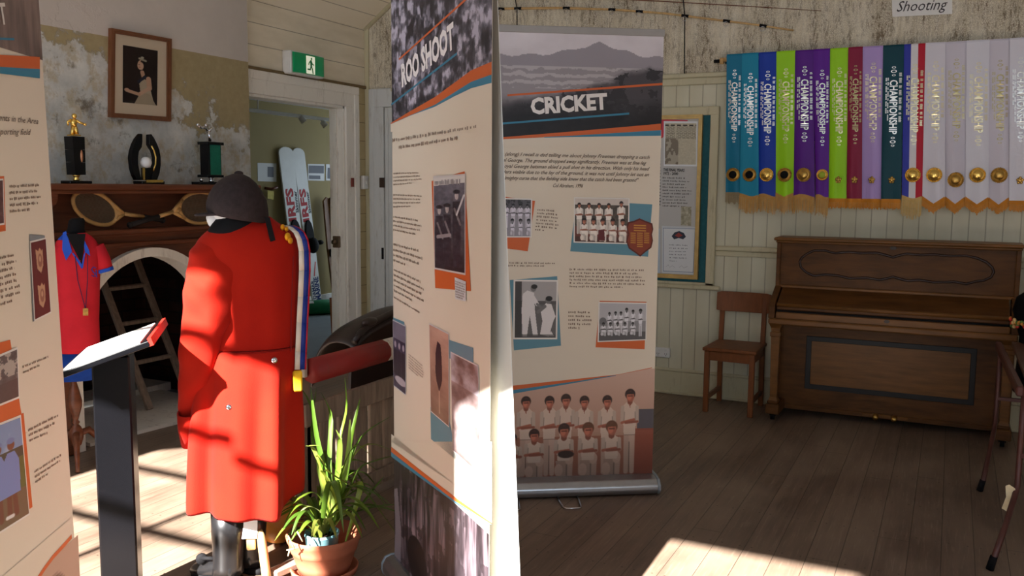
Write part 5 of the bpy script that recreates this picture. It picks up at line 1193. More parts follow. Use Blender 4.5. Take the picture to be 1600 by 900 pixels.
arcp = [(111, 838), (104, 846), (95, 856), (82, 870), (70, 886), (58, 904), (40, 935), (0, 1000)]
b = MB(); b.col = lin((222, 211, 193)); P_ = fE.pxs(arcp); b.poly(fE, P_+[(uL, P_[-1][1]), (uL, P_[0][1]+.05), (P_[0][0], P_[0][1]+.05)], .0014); b.build('cream_edge', M['print'], lb)
b = MB(); b.col = lin(OR); b.line(fE, P_, .012, .002); b.build('orange_band', M['print'], lb)

# ============================================================ wall with the sashes
fB = Frame((XB, 0, 0), (0, -1, 0))
# notice board
nb = thing('notice_board', (XB, 2.3, 0.84), 'green felt notice board in a cream timber frame left of the chair', 'notice board')
y0, z0 = 1.548, .838; z1 = fB.px(1080, 167.5)[1]; uo = -y0; ui = uo-.062; u_l = -3.05
b = MB()
b.bb((XB-.03, y0, z0), (XB-.002, y0+.062, z1), .004); b.bb((XB-.03, 2.99, z0), (XB-.002, 3.05, z1), .004); b.bb((XB-.032, y0+.0, z1-.062), (XB-.002, 3.05, z1), .004); b.bb((XB-.03, y0, z0), (XB-.002, 3.05, z0+.02), .004)
b.build('frame', M['trim_cream'], nb)
b = MB(); b.bb((XB-.012, y0+.06, z0+.01), (XB-.002, 3.0, z1-.05)); b.build('felt', plain('green_felt', (48, 98, 106), .95, 0, .1, .12, 40), nb)
fN = Frame((XB-.03, 0, 0), (0, -1, 0))
cl = thing('framed_collage', fN(*fN.px(1060, 440)), 'gold framed collage with newspaper cutting and certificate on green board', 'picture')
out = fN.pxs([(960, 176), (1101, 178.5), (1094, 439.5), (960, 434)])
TLx, TRx, BRx, BLx = [Vector(p) for p in out]; TLx.x = BLx.x = TRx.x-.82; TLx.y = TRx.y; BRx.y += .012; TRx.x -= .012; BLx.y = BRx.y; BRx.x = TRx.x
qo = [tuple(p) for p in (TLx, TRx, BRx, BLx)]; ins = lambda k: [(TLx.x+k, TLx.y-k), (TRx.x-k, TRx.y-k), (BRx.x-k, BRx.y+k), (BLx.x+k, BLx.y+k)]
b = MB(); b.ring(fN, qo, ins(.014), -.02, .012); b.ring(fN, ins(.014), ins(.03), -.02, .004); b.build('frame', plain('gilt_frame', (186, 152, 90), .4, .45, .5, .2, 12), cl)
b = MB(); b.col = lin((196, 194, 190)); b.poly(fN, ins(.028), -.01); b.build('backing', M['print'], cl)
bpoly(fN, [(1020, 186), (1074, 187.5), (1074, 190), (1038, 190), (1036, 214), (1020, 226)], (204, 52, 70), cl, 'red_corner', -.008)
bpoly(fN, [(1036.7, 189), (1090, 189.5), (1089, 260), (1036.7, 259.5)], (232, 234, 236), cl, 'cutting_mount', -.007)
A = Art(76, 96, (196, 188, 164)); nz = A.noise(30, 30, 3, 60); A.a += ((nz-.5)*26)[..., None]; A.put((A.Y < .64) & (A.X < .34), (128, 116, 98)); A.put((A.Y < .64) & (A.X < .34) & (A.noise(8, 8, 3, 61) > .5), (176, 166, 146))
for r in range(22):
    yy = .93-.018*r*1.05
    A.put((abs(A.Y-yy) < .005) & (np.sin(A.X*60+r*3) > -.4) & ((A.X < .25) | (A.X > .29)) & (A.X > .03) & (A.Y > .62), (110, 102, 88))
A.put((A.Y > .93) & (A.Y < .97) & (np.sin(A.X*40) > -.5), (70, 64, 56)); A.place('newspaper', fN, fN.pxs([(1039, 192.3), (1087.7, 192.6), (1086.7, 257.3), (1038.5, 256.7)]), cl, -.006)
text_px('THE FINAL YEARS', fN, (1036, 267.3), (1069, 268.2), (1036, 263), (60, 58, 58), parent=cl, name='caption', bold=.02, n=-.007); text_px('1972 - 2000', fN, (1036, 273), (1059, 273.5), (1036, 268.9), (60, 58, 58), parent=cl, name='caption', bold=.02, n=-.007)
text_lines(fN, fN.pxs([(1035, 275), (1085, 276.5), (1084, 325), (1035, 324)]), 10, cl, seed=70, color=(112, 108, 106), fill=.4, ragged=.3, n=-.007)
A = Art(30, 50, (170, 164, 140)); A.a += ((A.noise(8, 8, 3, 62)-.5)*90)[..., None]; A.place('small_photo', fN, fN.pxs([(1064, 322.7), (1080, 323), (1079.5, 353), (1063.5, 352)]), cl, -.006)
bpoly(fN, [(1033.7, 353), (1089.3, 354.7), (1085.5, 429.5), (1033.7, 427)], (210, 214, 218), cl, 'certificate_mount', -.007); bpoly(fN, [(1035.7, 356), (1086.3, 357.5), (1083, 426), (1035.7, 424)], (96, 118, 150), cl, 'certificate_border', -.0065); bpoly(fN, [(1036.4, 356.7), (1085.5, 358.2), (1082.3, 425.2), (1036.4, 423.2)], (222, 224, 226), cl, 'certificate', -.006)
b = MB(); b.col = lin((40, 46, 62))
b.poly(fN, fN.pxs([(1049, 369), (1054, 363), (1061, 361), (1068, 364), (1071.5, 370), (1067, 374), (1060, 372), (1053, 374)]), -.0055); b.col = lin((150, 52, 40)); b.poly(fN, fN.pxs([(1054, 368), (1060, 363.5), (1066.5, 368), (1060, 371)]), -.005); b.build('certificate_crest', M['print'], cl)
text_lines(fN, fN.pxs([(1045, 380), (1076, 381), (1075, 411), (1046, 410)]), 6, cl, seed=71, color=(130, 132, 140), fill=.3, n=-.0055)
b = MB(); b.col = lin((140, 142, 148)); b.line(fN, fN.pxs([(1040, 417), (1044, 414), (1046, 418), (1050, 415), (1054, 418)]), .002, -.0055); b.line(fN, fN.pxs([(1061, 418), (1065, 415), (1068, 419), (1074, 416)]), .002, -.0055); b.build('signature', M['ink'], cl)
bpoly(fN, [(1016, 356), (1031, 357), (1031, 427), (1016, 425)], (190, 204, 214), cl, 'side_card', -.007)
text_lines(fN, fN.pxs([(1030, 215), (1033, 215), (1033, 322), (1030, 322)]), 22, cl, seed=72, color=(90, 90, 92), n=-.007)

# power point and light switch
pw = thing('power_outlet', fB(*fB.px(1036, 558)), 'white double power outlet low on the wall left of chair', 'power outlet')
q = [fB.px(1022.5, 541), fB.px(1049, 543.5), fB.px(1048.5, 559), fB.px(1022.5, 557)]; cu = sum(p[0] for p in q)/4; cv = sum(p[1] for p in q)/4
b = MB(); b.box(fB(cu, cv, .012), (.024, .122, .074), None, .005); fpl = b.build('face_plate', M['white_plastic'], pw)
for k in (-.03, .03):
    b = MB(); b.box(fB(cu+k, cv+.018, .0255), (.004, .014, .02), None, .001); b.build('switch', M['white_plastic'], fpl)
    b = MB(); [b.box(fB(cu+k+dx, cv+dz, .0245), (.002, .003, .008)) for dx, dz in ((-.007, -.008), (.007, -.008), (0, -.02))]; b.build('socket', M['matt_black'], fpl)
fD = Frame((0, YD, 0), (1, 0, 0))
ls = thing('light_switch', fD(*fD.px(566.5, 296)), 'white surface light switch box on narrow wall right of the doorway', 'light switch')
u0, v0 = fD.px(566.5, 285); b = MB(); b.box(fD(u0, v0, .02), (.078, .04, .118), None, .006); b.build('box', M['white_plastic'], ls); b = MB(); b.box(fD(u0, v0, .043), (.018, .01, .03), None, .003); b.build('rocker', M['white_plastic'], ls)

# exit sign
ex = thing('exit_sign', fD(*fD.px(470, 116)), 'green illuminated running man exit sign above the doorway', 'exit sign')
fX = Frame((0, YD-.092, 0), (1, 0, 0)); q = [Vector(p) for p in fX.pxs([(456.2, 81), (505.4, 90), (505.4, 120), (457, 112.5)])]
u0, u1 = (q[0].x+q[3].x)/2, (q[1].x+q[2].x)/2; v1, v0 = (q[0].y+q[1].y)/2, (q[2].y+q[3].y)/2
b = MB(); b.bb((u0-.012, YD-.088, v0-.012), (u1+.012, YD-.002, v1+.012), .008); b.build('housing', M['white_plastic'], ex)
def glow(name, c, e):
    t = NT(name); t.b.inputs['Emission Color'].default_value = (*lin(c), 1); t.b.inputs['Emission Strength'].default_value = e; return t.out(lin(c), .3, 0, .4)
NW = 14; curve = lambda u: .004+.014*math.sin(math.pi*(u-u0)/(u1-u0))
b = MB(); us = [u0+(u1-u0)*k/NW for k in range(NW+1)]; b.loft([[fX(u, v0, curve(u)), fX(u, v1, curve(u))] for u in us], cap=False, closed=False); b.build('green_panel', glow('lit_green', (0, 118, 70), .28), ex, solid=.002)
cm = lambda u, v, n: fX(u, v, n+curve(u))
ua, ub_ = u0+(u1-u0)*.375, u0+(u1-u0)*.655; H_ = v1-v0
b = MB(); b.prism(cm, [(ua, v0+.02*H_), (ub_, v0+.02*H_), (ub_, v0+.92*H_), (ua, v0+.92*H_)], .002, .003); b.build('door_symbol', glow('lit_white', (236, 240, 214), .5), ex)
gd = glow('lit_dark_green', (0, 104, 62), .15); rm = Frame((u0+(u1-u0)*.53, YD-.092, v0), (1, 0, 0)); s_ = H_
mp = lambda x, y, n: cm(u0+(u1-u0)*.52+x*s_, v0+y*s_, n)
b = MB(); P_ = [(.06*math.cos(t*math.pi/6)+.04, .79+.06*math.sin(t*math.pi/6)) for t in range(12)]; b.prism(mp, P_, .0032, .0042)
def limb(pts, w):
    for (x0_, y0_), (x1_, y1_) in zip(pts, pts[1:]):
        d_ = Vector((x1_-x0_, y1_-y0_)); L_ = d_.length; d_ /= L_; nn_ = Vector((-d_.y, d_.x))*w/2; e_ = d_*w*.3
        b.prism(mp, [(x0_-e_.x+nn_.x, y0_-e_.y+nn_.y), (x0_-e_.x-nn_.x, y0_-e_.y-nn_.y), (x1_+e_.x-nn_.x, y1_+e_.y-nn_.y), (x1_+e_.x+nn_.x, y1_+e_.y+nn_.y)], .0032, .0042)
limb([(0, .68), (.02, .42)], .14); limb([(.03, .66), (.13, .52), (.24, .50)], .06); limb([(-.02, .66), (-.14, .60), (-.18, .48)], .06); limb([(.02, .42), (.12, .26), (.16, .06)], .075); limb([(0, .42), (-.06, .24), (-.26, .24)], .075)
b.build('running_man', gd, ex)

# sign, rods, cords
sg = tag(None or (lambda b: (b.prism(fB, fB.pxs([(1393, -12), (1487.5, -17), (1488, 22), (1394.5, 26.5)]), .002, .005), b.build('paper_sign', M['paper']))[1])(MB()), 'white paper sign reading Shooting above the sashes', 'sign')
text_px('Shooting', fB, (1401, 18.5), (1480, 14.5), (1401, 2.5), (70, 66, 66), parent=sg, name='lettering', shear=.3, n=.0065)
fr_ = Frame((XB-.045, 0, 0), (0, -1, 0))
def rod(label, pts, r0, r1, c, wraps=()):
    t = thing('fishing_rod', fr_(*fr_.px(*pts[0])), label, 'fishing rod')
    P_ = [fr_(*fr_.px(*p)) for p in pts]; n_ = len(P_); b = MB(); b.tube(P_, [r0+(r1-r0)*i/(n_-1) for i in range(n_)], 8); b.build('shaft', c, t)
    for x in wraps:
        for (x0_, y0_), (x1_, y1_) in zip(pts, pts[1:]):
            if x0_ <= x < x1_:
                k = (x-x0_)/(x1_-x0_); y = y0_+(y1_-y0_)*k; k2 = (x+11-x0_)/(x1_-x0_); b = MB(); b.tube([fr_(*fr_.px(x, y)), fr_(*fr_.px(x+11, y0_+(y1_-y0_)*k2))], .0105, 8); b.build('thread_wrap', M['matt_black'], t)
                b = MB(); p = fr_(*fr_.px(x+5, y0_+(y1_-y0_)*(k+k2)/2)); b.tube([p+Vector((-.012+.0*a, .016*math.cos(a), -.016+.016*math.sin(a)-.006)) for a in [i*math.pi/5 for i in range(11)]], .0018, 6); b.build('line_guide', M['chrome'], t)
rod('longer bamboo fishing rod with black thread wraps along the wall', [(640, 9), (780, 13.5), (880, 12.5), (960, 15), (1040, 21), (1120, 31), (1180, 38.5), (1240, 47.5)], .010, .006, M['pale_wood'], (778, 804, 880, 951, 994, 1065, 1130, 1187))
rod('thin reddish fishing rod above the bamboo one, near the top edge', [(700, -22), (860, -10), (980, -1), (1070, 4), (1180, 10.5), (1283, 17)], .006, .002, plain('red_brown_rod', (112, 66, 48), .5))
cdm = plain('black_cord', (30, 27, 25), .8)
for pts, lab in (([(805, -40), (806, 0), (808.5, 14), (808.5, 44), (809, 110)], 'black cord holding the rods behind the CRICKET banner top'), ([(1067, -30), (1068, 0), (1070.5, 25), (1070, 70), (1070, 115)], 'black cord hanging down the wall right of CRICKET banner')):
    b = MB(); b.tube([fr_(*fr_.px(*p), .008) for p in pts], .0045, 6); tag(b.build('hanging_cord', cdm), lab, 'cord')

# sashes over their pole
fH = Frame((XB-.075, 0, 0), (0, -1, 0))
zt = 2.478
hp = thing('wooden_pole', (XB-.075, 1.52, zt-.012), 'long wooden pole carrying the championship sashes', 'pole')
b = MB(); b.tube([(XB-.06, 1.545, zt-.022), (XB-.06, -1.2, zt-.022)], .014, 12); b.build('shaft', M['pale_wood'], hp)
b = MB(); b.tube([(XB-.06, 1.545, zt-.03), (XB-.06, 1.522, zt-.03)], .022, 14); b.build('end_knob', M['pale_wood'], hp); b = MB(); b.tube([(XB-.06, 1.59, zt-.03), (XB-.06, 1.545, zt-.03)], .012, 10); b.build('bracket', M['matt_black'], hp)
for yb in (1.50, -1.1): b = MB(); b.bb((XB-.06, yb-.01, zt-.05), (XB, yb+.01, zt-.03)); b.build('wall_hook', M['matt_black'], hp)
WT, GD, GB = (240, 240, 232), (228, 214, 170), (186, 170, 120)
SA = [ # top-left px, top-right px, bottom-left, bottom-right, colour, text colour, end style, badge, fringe, label
 (1135.5, 1160, 1133.5, 1157, (22, 118, 152), WT, 'flat', 'dark', 'short', 'dark turquoise sash at the left end of the pole'),
 (1160, 1185.5, 1156, 1186, (26, 138, 172), WT, 'dip', 'dark', 'long', 'turquoise sash, second from left end of the pole'),
 (1185.5, 1213.5, 1183, 1212, (24, 60, 168), WT, 'dip', 'gold', 'long', 'royal blue championship sash with gold badge beside lime sash'),
 (1213.5, 1242.5, 1212, 1240, (160, 222, 34), GD, 'point', 'dark', 'long', 'lime green sash with a dark round badge next to royal blue sash'),
 (1242.5, 1271, 1238, 1273, (92, 32, 140), WT, 'dip', 'brass', 'long', 'wider purple sash with brass rosette beside lime sash'),
 (1271, 1297, 1275, 1295, (98, 32, 150), WT, 'dip', 'lime', 'narrow', 'narrower purple sash with a small greenish badge and long tassel'),
 (1297, 1325.5, 1295, 1324, (160, 222, 34), GD, 'flat', 'crest', 'amber', 'lime green sash with a small gold crest next to maroon sash'),
 (1325.5, 1348, 1323, 1347, (140, 30, 64), GB, 'flat', 'crest', 'amber', 'maroon championship sash with small gold crest'),
 (1348, 1380, 1346.5, 1377, (182, 156, 216), GD, 'flat', 'crest', 'amber', 'lavender championship sash with small gold crest'),
 (1380, 1412.5, 1377, 1408, (10, 66, 78), WT, 'flat', 'crest', 'amber', 'dark green championship sash with bright white lettering'),
 (1412.5, 1446, 1409, 1441, None, GD, 'dip', 'gold', 'pale', 'blue, white and red striped sash with gold badge'),
 (1446, 1477, 1441, 1477, (222, 218, 228), GD, 'vee', 'gold', 'amber', 'white sash immediately right of the striped one, bright gold badge'),
 (1477, 1510, 1477, 1508.5, (212, 206, 218), GB, 'vee', 'brass', 'amber', 'white sash with lower dull brass badge, between two bright gold badges'),
 (1510, 1546, 1508.5, 1545, (224, 222, 232), GD, 'vee', 'gold', 'amber', 'white sash with bright gold badge and pale foil letters, third white one'),
 (1546, 1577.5, 1544, 1577, (214, 208, 220), GB, 'vee', 'brass', 'amber', 'white sash with dull brass badge, fourth white one from the striped sash'),
 (1577.5, 1610, 1577, 1609, (224, 222, 232), WT, 'flat', 'crest', 'amber', 'white sash with a small gold crest at right edge')]
fringe_m = {'long': plain('straw_fringe', (200, 152, 84), .8), 'amber': plain('amber_fringe', (206, 132, 36), .7), 'pale': plain('pale_gold_fringe', (206, 172, 108), .8), 'short': plain('grey_gold_fringe', (150, 132, 100), .7)}; fringe_m['narrow'] = fringe_m['long']
sat_cache = {}
for i, (tl, tr, bl, br, c, tc, end, badge, frg, lab) in enumerate(SA):
    ytop = 90-(tl-1135)*.056; ybot = 312
    a = [fH.px(tl, ytop)[0], fH.px(tr, ytop)[0], fH.px(bl, ybot)[0], fH.px(br, ybot)[0]]
    zb = {'flat': 1.478, 'dip': 1.495, 'point': 1.50, 'vee': 1.472}[end]
    if i == 0: zb = 1.512
    rg = random.Random(50+i); ph = rg.uniform(0, 6.28); base_n = .004+.007*(i % 2)
    def mp(u, v, n, a=a, zb=zb, ph=ph, base_n=base_n):
        """u 0..1 across, v height, n off the cloth"""
        t = min(1, max(0, (zt-v)/(zt-zb))); L_ = a[0]+(a[2]-a[0])*t; R_ = a[1]+(a[3]-a[1])*t
        fold = .010*math.sin(math.pi*u)*(.5+.8*t)+.006*math.sin(2*math.pi*u+ph)*t+.003*math.sin(9*t+ph+3*u)*t
        return fH(L_+(R_-L_)*u, v, base_n+fold+n)
    t = thing('championship_sash', mp(.5, zb, 0), lab, 'sash', 'championship sashes on the pole')
    NU, NV = 12, 30; b = MB(); b.smooth = True
    def zbot(u):
        if end == 'vee': return zb-.0+.055*abs(u-.5)*2*.9-.02
        if end == 'point': return zb+.03*abs(u-.5)*2-.015
        if end == 'dip': return zb+.01*math.sin(u*5+ph)
        return zb
    for r in range(NU):
        if c is None: b.col = lin([(52, 60, 168), (226, 222, 226), (190, 26, 48)][0 if r < 4 else (1 if r < 8 else 2)])
        else: b.col = lin(c)
        for k in range(NV):
            u0_, u1_ = r/NU, (r+1)/NU
            def pt_(u, q): zz = zbot(u); return mp(u, zz+(zt-zz)*q, 0)
            b.add([pt_(u0_, k/NV), pt_(u1_, k/NV), pt_(u1_, (k+1)/NV), pt_(u0_, (k+1)/NV)], [(0, 1, 2, 3)])
        for (z_a, n_a), (z_b, n_b) in (((0, 0), (.012, -.006)), ((.012, -.006), (.012, -.024)), ((.012, -.024), (0, -.034)), ((0, -.034), (-.6, -.030))):
            b.add([mp(u0_, zt+z_a, n_a), mp(u1_, zt+z_a, n_a), mp(u1_, zt+z_b, n_b), mp(u0_, zt+z_b, n_b)], [(0, 1, 2, 3)])
    b.build('ribbon', M['satin'], t)
    w = abs(a[1]-a[0]); zc = zt-.10-.03*((i*3) % 4)/3
    # foil lettering, reading downwards
    def vert(s_, u, z, h, L_, col, bold, name, n=.0022):
        """vertical text: its baseline runs down the sash, letter tops to the right"""
        W_ = w
        b_ = text(s_, lambda x, y, n_: mp(u+y/W_, z-x, n_), 0, 0, h, col, name=None, width=L_, bold=bold, n=n)
        b_.build(name, M['foil'], t)
    tl_ = .43 if i < 6 else .44
    vert('CHAMPIONSHIP', .36, zc-.085, w*.37, tl_-.09, tc, .02, 'title')
    b = MB(); b.col = lin(tc)
    for z_ in (zc-.0, zc-.085-tl_+.09-.02):      # scroll ornaments at both ends of the word
        for j in range(3):
            r_ = (.10, .15, .09)[j]; cz = z_-.025*j-.004
            P_ = [(.54+r_*math.cos(q_*math.pi/5), cz+r_*w*.55*math.sin(q_*math.pi/5)) for q_ in range(11)]
            b.line(lambda u, v, n_: mp(u, v, n_), P_, .011, .0022) if 0 else None
            for (ua_, va2), (ub2, vb3) in zip(P_, P_[1:]):
                k_ = .62; b.add([mp(ua_, va2, .0022), mp(ub2, vb3, .0022), mp(.54+(ub2-.54)*k_, cz+(vb3-cz)*k_, .0022), mp(.54+(ua_-.54)*k_, cz+(va2-cz)*k_, .0022)], [(0, 1, 2, 3)], False)
    b.build('scroll_ornament', M['foil'], t); b = MB(); b.col = lin(tc)
    rg2 = random.Random(i*7)
    for uu, h_, z0_, z1_ in ((.86, .06, zc-.04, zc-.36), (.18, .035, zc-.07, zc-.30), (.27, .03, zc-.07, zc-.36)):
        z_ = z0_
        while z_ > z1_:
            L_ = rg2.uniform(.012, .04); k2 = max(2, int(L_/.006))
            for q_ in range(k2):
                za, zb2 = z_-L_*q_/k2, z_-L_*(q_+.6)/k2
                b.add([mp(uu-h_, za, .0022), mp(uu+h_*rg2.choice((1, 1, 1.4)), za, .0022), mp(uu+h_, zb2, .0022), mp(uu-h_, zb2, .0022)], [(0, 1, 2, 3)], False)
            z_ -= L_+rg2.uniform(.008, .016)
    b.build('small_print', M['foil'], t)
    # badge
    bz = 1.648 if badge != 'crest' else 1.615
    if i in (12,): bz -= .03
    p0 = mp(.52, bz, 0); b = MB(); nrm = fH.en
    if badge == 'crest':
        for k in range(5):
            a_ = k*2*math.pi/5+.3; b.ball(p0+nrm*.006+fH.ex*.013*math.cos(a_)+fH.ey*.015*math.sin(a_), (.006, .009, .010), 8)
        b.ball(p0+nrm*.008, (.008, .012, .013), 10); b.build('crest', M['brass'], t)
    else:
        R_ = .046 if badge != 'lime' else .036; sx = .82 if i in (0, 1, 3, 5) else 1
        pr = [(.0, .016), (R_*.55, .017), (R_*.62, .011), (R_*.74, .012), (R_*.82, .007), (R_, .005), (R_, .001)]
        b.lathe(p0, pr[::-1], 28, axis=nrm); 
        mt = {'dark': M['brass'], 'gold': M['gold'], 'brass': M['brass'], 'lime': M['gold']}[badge]; bdg = b.build('badge', mt, t)
        bd = MB(); cc = {'dark': M['matt_black'], 'gold': M['gold'], 'brass': M['brass'], 'lime': M['satin']}[badge]; bd.col = lin((170, 190, 60))
        bd.lathe(p0+nrm*.0155, [(R_*.6, 0), (R_*.55, .004), (.001, .005)], 24, axis=nrm)
        for k in range(24):
            a_ = k*math.pi/12
            if badge != 'lime' and 0: pass
        bd.build('badge_centre', cc, bdg)
        be = MB()
        for k in range(26): a_ = k*2*math.pi/26; be.ball(p0+nrm*.006+(fH.ex*math.cos(a_)+fH.ey*math.sin(a_))*R_*.96, .0055, 6)
        be.build('badge_rim', mt, bdg)
    # fringe
    fl = {'short': .075, 'long': .115, 'narrow': .13, 'amber': .062, 'pale': .125}[frg]; b = MB(); NF = 34
    for k in range(NF):
        u0_, u1_ = k/NF, (k+.9)/NF; z0_ = zbot((u0_+u1_)/2)+.006; l_ = fl*rg.uniform(.82, 1.08); dx = rg.uniform(-.02, .02) if frg in ('long', 'pale', 'narrow') else 0
        dn = rg.uniform(0, .004); b.add([mp(u0_, z0_, .001+dn), mp(u1_, z0_, .001+dn), mp(u1_+dx, z0_-l_, .002+dn*2), mp(u0_+dx, z0_-l_, .002+dn*2)], [(0, 1, 2, 3)], False)
    for k in range(NF-1):
        u0_, u1_ = k/NF, (k+1)/NF; b.add([mp(u0_, zbot(u0_)+.012, .001), mp(u1_, zbot(u1_)+.012, .001), mp(u1_, zbot(u1_)-.012, .003), mp(u0_, zbot(u0_)-.012, .003)], [(0, 1, 2, 3)], False)
    b.build('fringe', fringe_m[frg], t)

# ============================================================ piano
pn = thing('upright_piano', (6.3, .335, 0), 'brown walnut upright piano against the wall below the sashes', 'piano')
PW, PL = M['piano_wood'], M['piano_light']; yl, yr = 1.045, -.375
b = MB(); b.bb((6.20, yr-.03, 1.205), (6.50, yl+.03, 1.226), .006); b.bb((6.215, yr-.018, 1.19), (6.50, yl+.018, 1.206), .005); b.build('lid', PL, pn)
for y in (yl, yr): b = MB(); b.bb((6.235, y-.014, .06), (6.50, y+.014, 1.19), .004); b.build('side_panel', PW, pn)
b = MB(); b.bb((6.255, yr, .90), (6.275, yl, 1.19), .002); upn = b.build('upper_panel', PW, pn)
fU = Frame((6.255, 0, 0), (0, -1, 0)); ctr = [(190, 160), (200, 142), (222, 126), (250, 113), (300, 113), (340, 124), (400, 119), (450, 124), (520, 123), (560, 133), (587, 142), (612, 134), (645, 126), (700, 132), (760, 130), (830, 136), (900, 135), (945, 145), (985, 162), (1010, 185), (1016, 205), (1005, 226), (975, 240), (940, 244), (900, 255), (850, 246), (760, 248), (700, 238), (650, 242), (612, 232), (587, 224), (560, 232), (530, 238), (480, 229), (400, 231), (350, 219), (300, 215), (250, 221), (215, 204), (195, 185)]
P_ = [fU(*fU.px(1180+x/2.726, 350+y/2.726), .002) for x, y in ctr]; b = MB(); b.tube(P_+[P_[0]], .008, 8, cap=False); b.build('carved_moulding', plain('dark_moulding', (48, 26, 16), .4), upn)
def esc(fr, x, y, w, h, n):
    u, v = fr.px(x, y); b = MB(); b.prism(fr, [(u-w, v), (u-w*.5, v+h), (u+w*.5, v+h), (u+w, v), (u+w*.5, v-h), (u-w*.5, v-h)], n, n+.003); b.build('keyhole_plate', plain('dark_plate', (44, 32, 24), .4, .4), pn)
esc(fU, 1396, 387.5, .022, .012, .001)
b = MB(); b.bb((6.235, yr+.0, .885), (6.265, yl, .905), .004); b.build('panel_rail', PL, pn)
# closed fallboard
prof = [(6.262, .893), (6.225, .885), (6.17, .862), (6.11, .832), (6.065, .812), (6.045, .800), (6.036, .785), (6.036, .760), (6.06, .755), (6.26, .755)]
b = MB(); b.loft([[Vector((x, y, z)) for x, z in prof] for y in (yl-.035, yr+.035)], smooth=False); fbd = b.build('fallboard', PW, pn, bevel=.004)
b = MB(); b.tube([(6.043, yl-.035, .79), (6.043, yr+.035, .79)], .014, 10); b.build('fallboard_edge', PL, fbd)
b = MB(); b.bb((6.045, yr+.035, .742), (6.2, yl-.035, .757)); b.build('shadow_gap', M['matt_black'], pn)
b = MB(); b.bb((6.03, yr+.03, .70), (6.06, yl-.03, .744), .004); b.build('keyslip', PL, pn)
fK = Frame((6.03, 0, 0), (0, -1, 0)); esc(fK, 1385.5, 502.5, .018, .010, .001)
b = MB(); b.bb((6.005, yr-.012, .662), (6.27, yl+.012, .702), .008); b.build('keybed', PL, pn)
for y in (yl-.005, yr+.005):
    b = MB(); pr = [(6.02, .70), (6.02, .775), (6.035, .80), (6.08, .825), (6.17, .868), (6.24, .90), (6.26, .90), (6.26, .70)]; b.loft([[Vector((x, yy, z)) for x, z in pr] for yy in (y-.02, y+.02)], smooth=False); b.build('key_cheek', PW, pn, bevel=.004)
b = MB(); b.bb((6.285, yr+.01, .075), (6.30, yl-.01, .665)); lpn = b.build('lower_panel', PW, pn)
fV = Frame((6.285, 0, 0), (0, -1, 0)); o4 = fV.pxs([(1260.7, 523), (1527, 546.5), (1521.5, 632.5), (1257, 607.5)]); ua = (o4[0][0]+o4[3][0])/2; ub_ = (o4[1][0]+o4[2][0])/2; va_ = (o4[0][1]+o4[1][1])/2; vb_ = (o4[2][1]+o4[3][1])/2
q1 = [(ua, va_), (ub_, va_), (ub_, vb_), (ua, vb_)]; q2 = [(ua+.034, va_-.034), (ub_-.034, va_-.034), (ub_-.034, vb_+.034), (ua+.034, vb_+.034)]
b = MB(); b.ring(fV, q1, q2, -.004, .008); b.build('black_moulding', plain('ebonised_wood', (22, 19, 19), .55), lpn, bevel=.003)
b = MB(); b.poly(fV, q2, .002); b.build('inset_panel', PL, lpn)
b = MB(); b.bb((6.275, yr, .045), (6.5, yl, .078), .003); b.build('plinth', PW, pn)
for y in (yl-.028, yr+.028):
    b = MB(); b.loft([[Vector((6.10+dx*w, y+dy*w, z)) for dx, dy in ((-1, -1), (1, -1), (1, 1), (-1, 1))] for z, w in ((.135, .030), (.15, .026), (.16, .022), (.57, .028), (.575, .034), (.60, .034), (.605, .028), (.63, .030), (.662, .044))], smooth=False); b.build('column', PL, pn)
    b = MB(); b.bb((6.055, y-.045, .045), (6.3, y+.045, .115), .006); b.bb((6.06, y-.036, .115), (6.15, y+.036, .137), .006); b.build('toe_block', PW, pn)
    b = MB(); b.tube([(6.095, y-.012, .022), (6.095, y+.012, .022)], .021, 14); b.box((6.1, y, .04), (.03, .04, .02)); b.build('castor', M['matt_black'], pn)
b = MB(); b.bb((6.27, fV.px(1418, 662)[0]*-1, .05), (6.288, fV.px(1346, 660)[0]*-1, .075), .003); b.build('pedal_plate', PL, pn)
for x in (1368, 1397):
    y = -fV.px(x, 660)[0]; b = MB(); b.tube([(6.30, y, .068), (6.25, y, .066), (6.22, y, .058)], [.012, .016, .014], 10, sx=1.2); b.build('pedal', M['brass'], pn)

# chair
ch = thing('wooden_chair', (6.29, 1.32, 0), 'plain wooden school chair standing between the notice board and piano', 'chair')
CW = M['chair_wood']; FL, FRr, BL_, BR_ = Vector((6.10, 1.475, 0)), Vector((6.085, 1.165, 0)), Vector((6.465, 1.465, 0)), Vector((6.455, 1.165, 0))
for p in (FL, FRr): b = MB(); b.bar(p, p+Vector((0, 0, .435)), .036, .036, bev=.004); b.build('leg', CW, ch)
for p in (BL_, BR_):
    b = MB(); b.bar(p, p+Vector((-.015, 0, .44)), .034, .034, bev=.004); b.bar(p+Vector((-.015, 0, .43)), p+Vector((.02, 0, .78)), .034, .026, bev=.004); b.build('leg', CW, ch)
b = MB(); b.prism(Frame((0, 0, 0), (1, 0, 0), (0, 1, 0)), [(6.06, 1.135), (6.475, 1.14), (6.475, 1.49), (6.07, 1.505)], .435, .458); b.build('seat', CW, ch, bevel=.006)
b = MB(); b.bar(FL+Vector((.0, 0, .40)), FRr+Vector((0, 0, .40)), .022, .065, bev=.002); b.bar(FL+Vector((0, 0, .40)), BL_+Vector((-.015, 0, .40)), .022, .065, bev=.002); b.bar(FRr+Vector((0, 0, .40)), BR_+Vector((-.015, 0, .40)), .022, .065, bev=.002); b.build('apron', CW, ch)
for p, q in ((FL, BL_), (FRr, BR_)): b = MB(); b.bar(p+Vector((0, 0, .1)), q+Vector((-.003, 0, .1)), .02, .035, bev=.002); b.build('stretcher', CW, ch)
b = MB(); R_ = []
